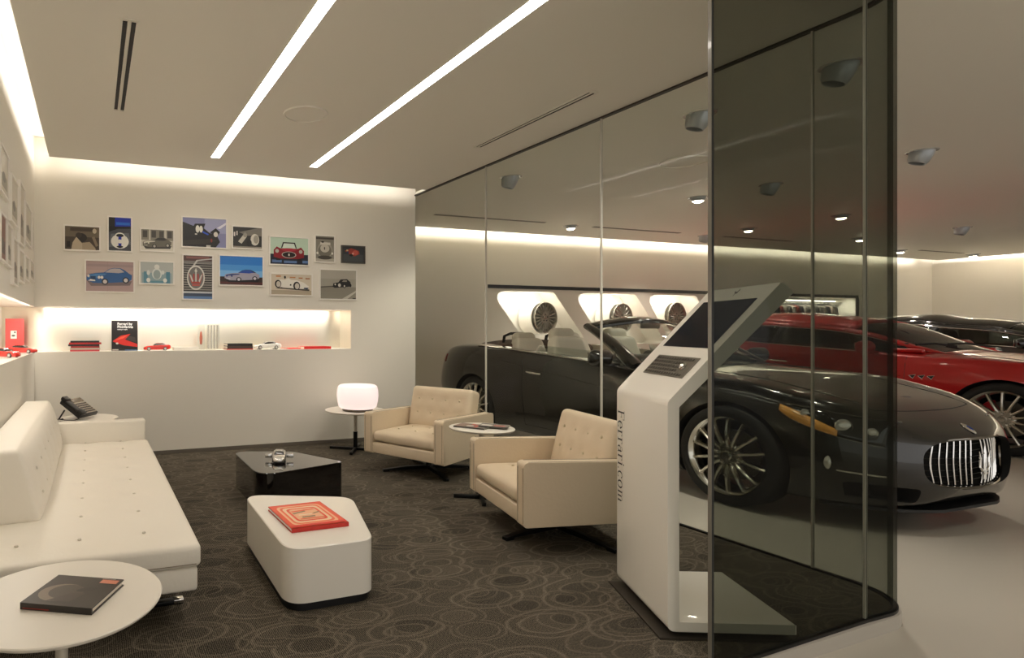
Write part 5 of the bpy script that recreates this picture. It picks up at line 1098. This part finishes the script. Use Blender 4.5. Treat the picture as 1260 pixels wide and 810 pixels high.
# stack of books
cols = [('c9464a', 0.255), ('b9b0a0', 0.26), ('a82a22', 0.25), ('22201f', 0.27), ('c8241c', 0.28), ('1f1d1c', 0.25)]
pos = ['pinkish red one at the bottom', 'grey one, second from the bottom', 'dark red one, third from the bottom', 'black one, third from the top', 'bright red one, second from the top', 'black one on top']
z = NS
for (c, w), lb in zip(cols, pos):
    h = 0.016; book('book in the six-book stack by the upright book, '+lb, w, 0.19, h, c, (-0.07+random.uniform(-.006, .006), BY+0.13, z), random.uniform(-.03, .03), group='stacked books in the niche'); z += h+0.0003
z = NS
for (c, w), lb in zip([('c43a34', 0.27), ('4a3a34', 0.26), ('2a2523', 0.255)], ['red book at the bottom of the short stack right of the clear blocks', 'brown book in the middle of the short stack right of the clear blocks', 'black book on top of the short stack right of the clear blocks']):
    h = 0.010 if c == 'c43a34' else 0.026; book('lying '+lb, w, 0.18, h, c, (1.39, BY+0.12, z), 0, group='short stack in the niche'); z += h+0.0003
book('bright red flat book near the right end of the niche', 0.30, 0.2, 0.026, 'd81a14', (2.215, BY+0.12, NS), 0)
t = book('thin red opened booklet left of the bright red flat book in the niche', 0.16, 0.15, 0.012, 'd8342a', (1.96, BY+0.15, NS), 0.2)
book('white flat book beside the crystal blocks in the niche', 0.24, 0.18, 0.03, 'e2ddd2', (0.86, BY+0.13, NS), 0)
# crystal / acrylic blocks
M_cry = glass_mat('crystal', (0.93, 0.94, 0.93))
for x, w, h, lb in ((1.015, 0.07, 0.25, 'narrow clear block with a red and amber figure, left of the ribbed one'), (1.135, 0.14, 0.255, 'wide clear ribbed block standing in the niche')):
    t = thing('crystal_block', lb, 'crystal block', (x, BY+0.12, NS), 0)
    b = nb(); prism(b, [(-w/2, 0), (w/2, 0), (w/2*0.86, h), (-w/2*0.86, h)], -0.035, 0.035, 'y', bev=0.004, seg=1); obj('block', b, M_cry, t, smooth=False)
    b = nb()
    if w > 0.1:
        for k in range(4): box(b, (-0.05+0.03*k, -0.036, 0.01), (-0.045+0.03*k, 0.036, h-0.01))
        obj('ribs', b, mat('crystal_rib', 'c9c4ba', 0.1, 0.6), t, smooth=False)
    else:
        lathe(b, [(0, 0.05), (0.012, 0.06), (0.016, 0.12), (0.010, 0.17), (0, 0.19)], 12); obj('figure', b, mat('amber_red', 'b4522c', 0.3), t)
# toy cars
def toy(label, loc, rz, c, s=0.052, name='model_car', kind='r'):
    t = thing(name, label, 'model car', loc, rz, 'model cars'); m = mat('toy_'+c, c, 0.2, 0.1 if c != 'd6d4cf' else 0.9, coat=1.0)
    xs = [.945, .93, .90, .86, .80, .6, .4, .2, 0, -.4, -.8, -1.2, -1.6, -2, -2.4, -2.8, -3.2, -3.6, -3.85, -3.96, -4.0]
    Mx = Matrix.Diagonal((s, s*1.0, s, 1)) @ TR(1.5, 0, 0)
    b = body_mesh(xs, 2); b.transform(Mx); o = obj('body', b, m, t)
    b = nb()
    def cf(p, h): return (p[0]*(1-0.35*max(0, p[2]/h[2])), p[1]*(1-0.25*max(0, p[2]/h[2])), p[2])
    softbox(b, (2.3, 1.45, 0.52), 0.16, (-1.95, 0, 1.08), cf, 0.3); b.transform(Mx); cb = obj('cabin', b, mat('toy_glass', '1c1a1a', 0.1, coat=1.0), t)
    b = nb(); softbox(b, (1.2, 1.1, 0.06), 0.03, (-1.95, 0, 1.35), None, 0.4); b.transform(Mx); obj('roof', b, m, cb)
    for wx in (0, -2.94):
        for sd in (-1, 1):
            b = nb(); lathe(b, [(0.12, -0.02), (0.30, -0.02), (0.35, 0.03), (0.35, 0.2), (0, 0.2)], 20, 'y', mi=0, mtx=TR(wx, 0, 0.35) @ (TR(0, -0.93, 0) if sd < 0 else TR(0, 0.93, 0) @ RZ(PI))); lathe(b, [(0, 0.0), (0.13, -0.015), (0.22, -0.03)], 14, 'y', mi=1, mtx=TR(wx, 0, 0.35) @ (TR(0, -0.93, 0) if sd < 0 else TR(0, 0.93, 0) @ RZ(PI)))
            b.transform(Mx); obj('wheel', b, [M_tyre, mat('toy_hub', 'e6e2da', 0.3, 0.3)], t)
    return t
toy('red model car standing right of the upright black book in the niche', (0.585, BY+0.10, NS), PI, 'd42418')
toy('white model car between the short dark stack and the red booklet', (1.69, BY+0.10, NS), PI, 'e9e6de', 0.058)
toy('red model car on the left wall shelf, nearer the viewer', (-0.60, 4.72, NS), -0.5, 'd42418', 0.05)
toy('red model car on the left wall shelf, nearer the corner', (-0.56, 5.55, NS), -0.4, 'd42418', 0.05)
t = toy('silver chrome model car with open doors on the glossy black coffee table', (1.25, 4.05, 0.2575), -1.9, 'd6d4cf', 0.050)
for s in (-1, 1):
    b = nb(); box(b, (-0.03, s*0.05, 0.018), (0.0, s*0.10, 0.045), bev=0.003); obj('open_door', b, mat('toy_d6d4cf'), t)
stand_book('tall red upright book with a small white picture in the niche corner', 0.15, 0.30, 0.02, 'd8403c', (-0.655, BY+0.07, NS), 0.12, [BG('dc4a45'), ('efe9df', rect(0.27, 0.40, 0.60, 0.64)), ('5a5650', ell(0.5, 0.59, 0.05, 0.03)), ('5a5650', ell(0.42, 0.49, 0.10, 0.03))])
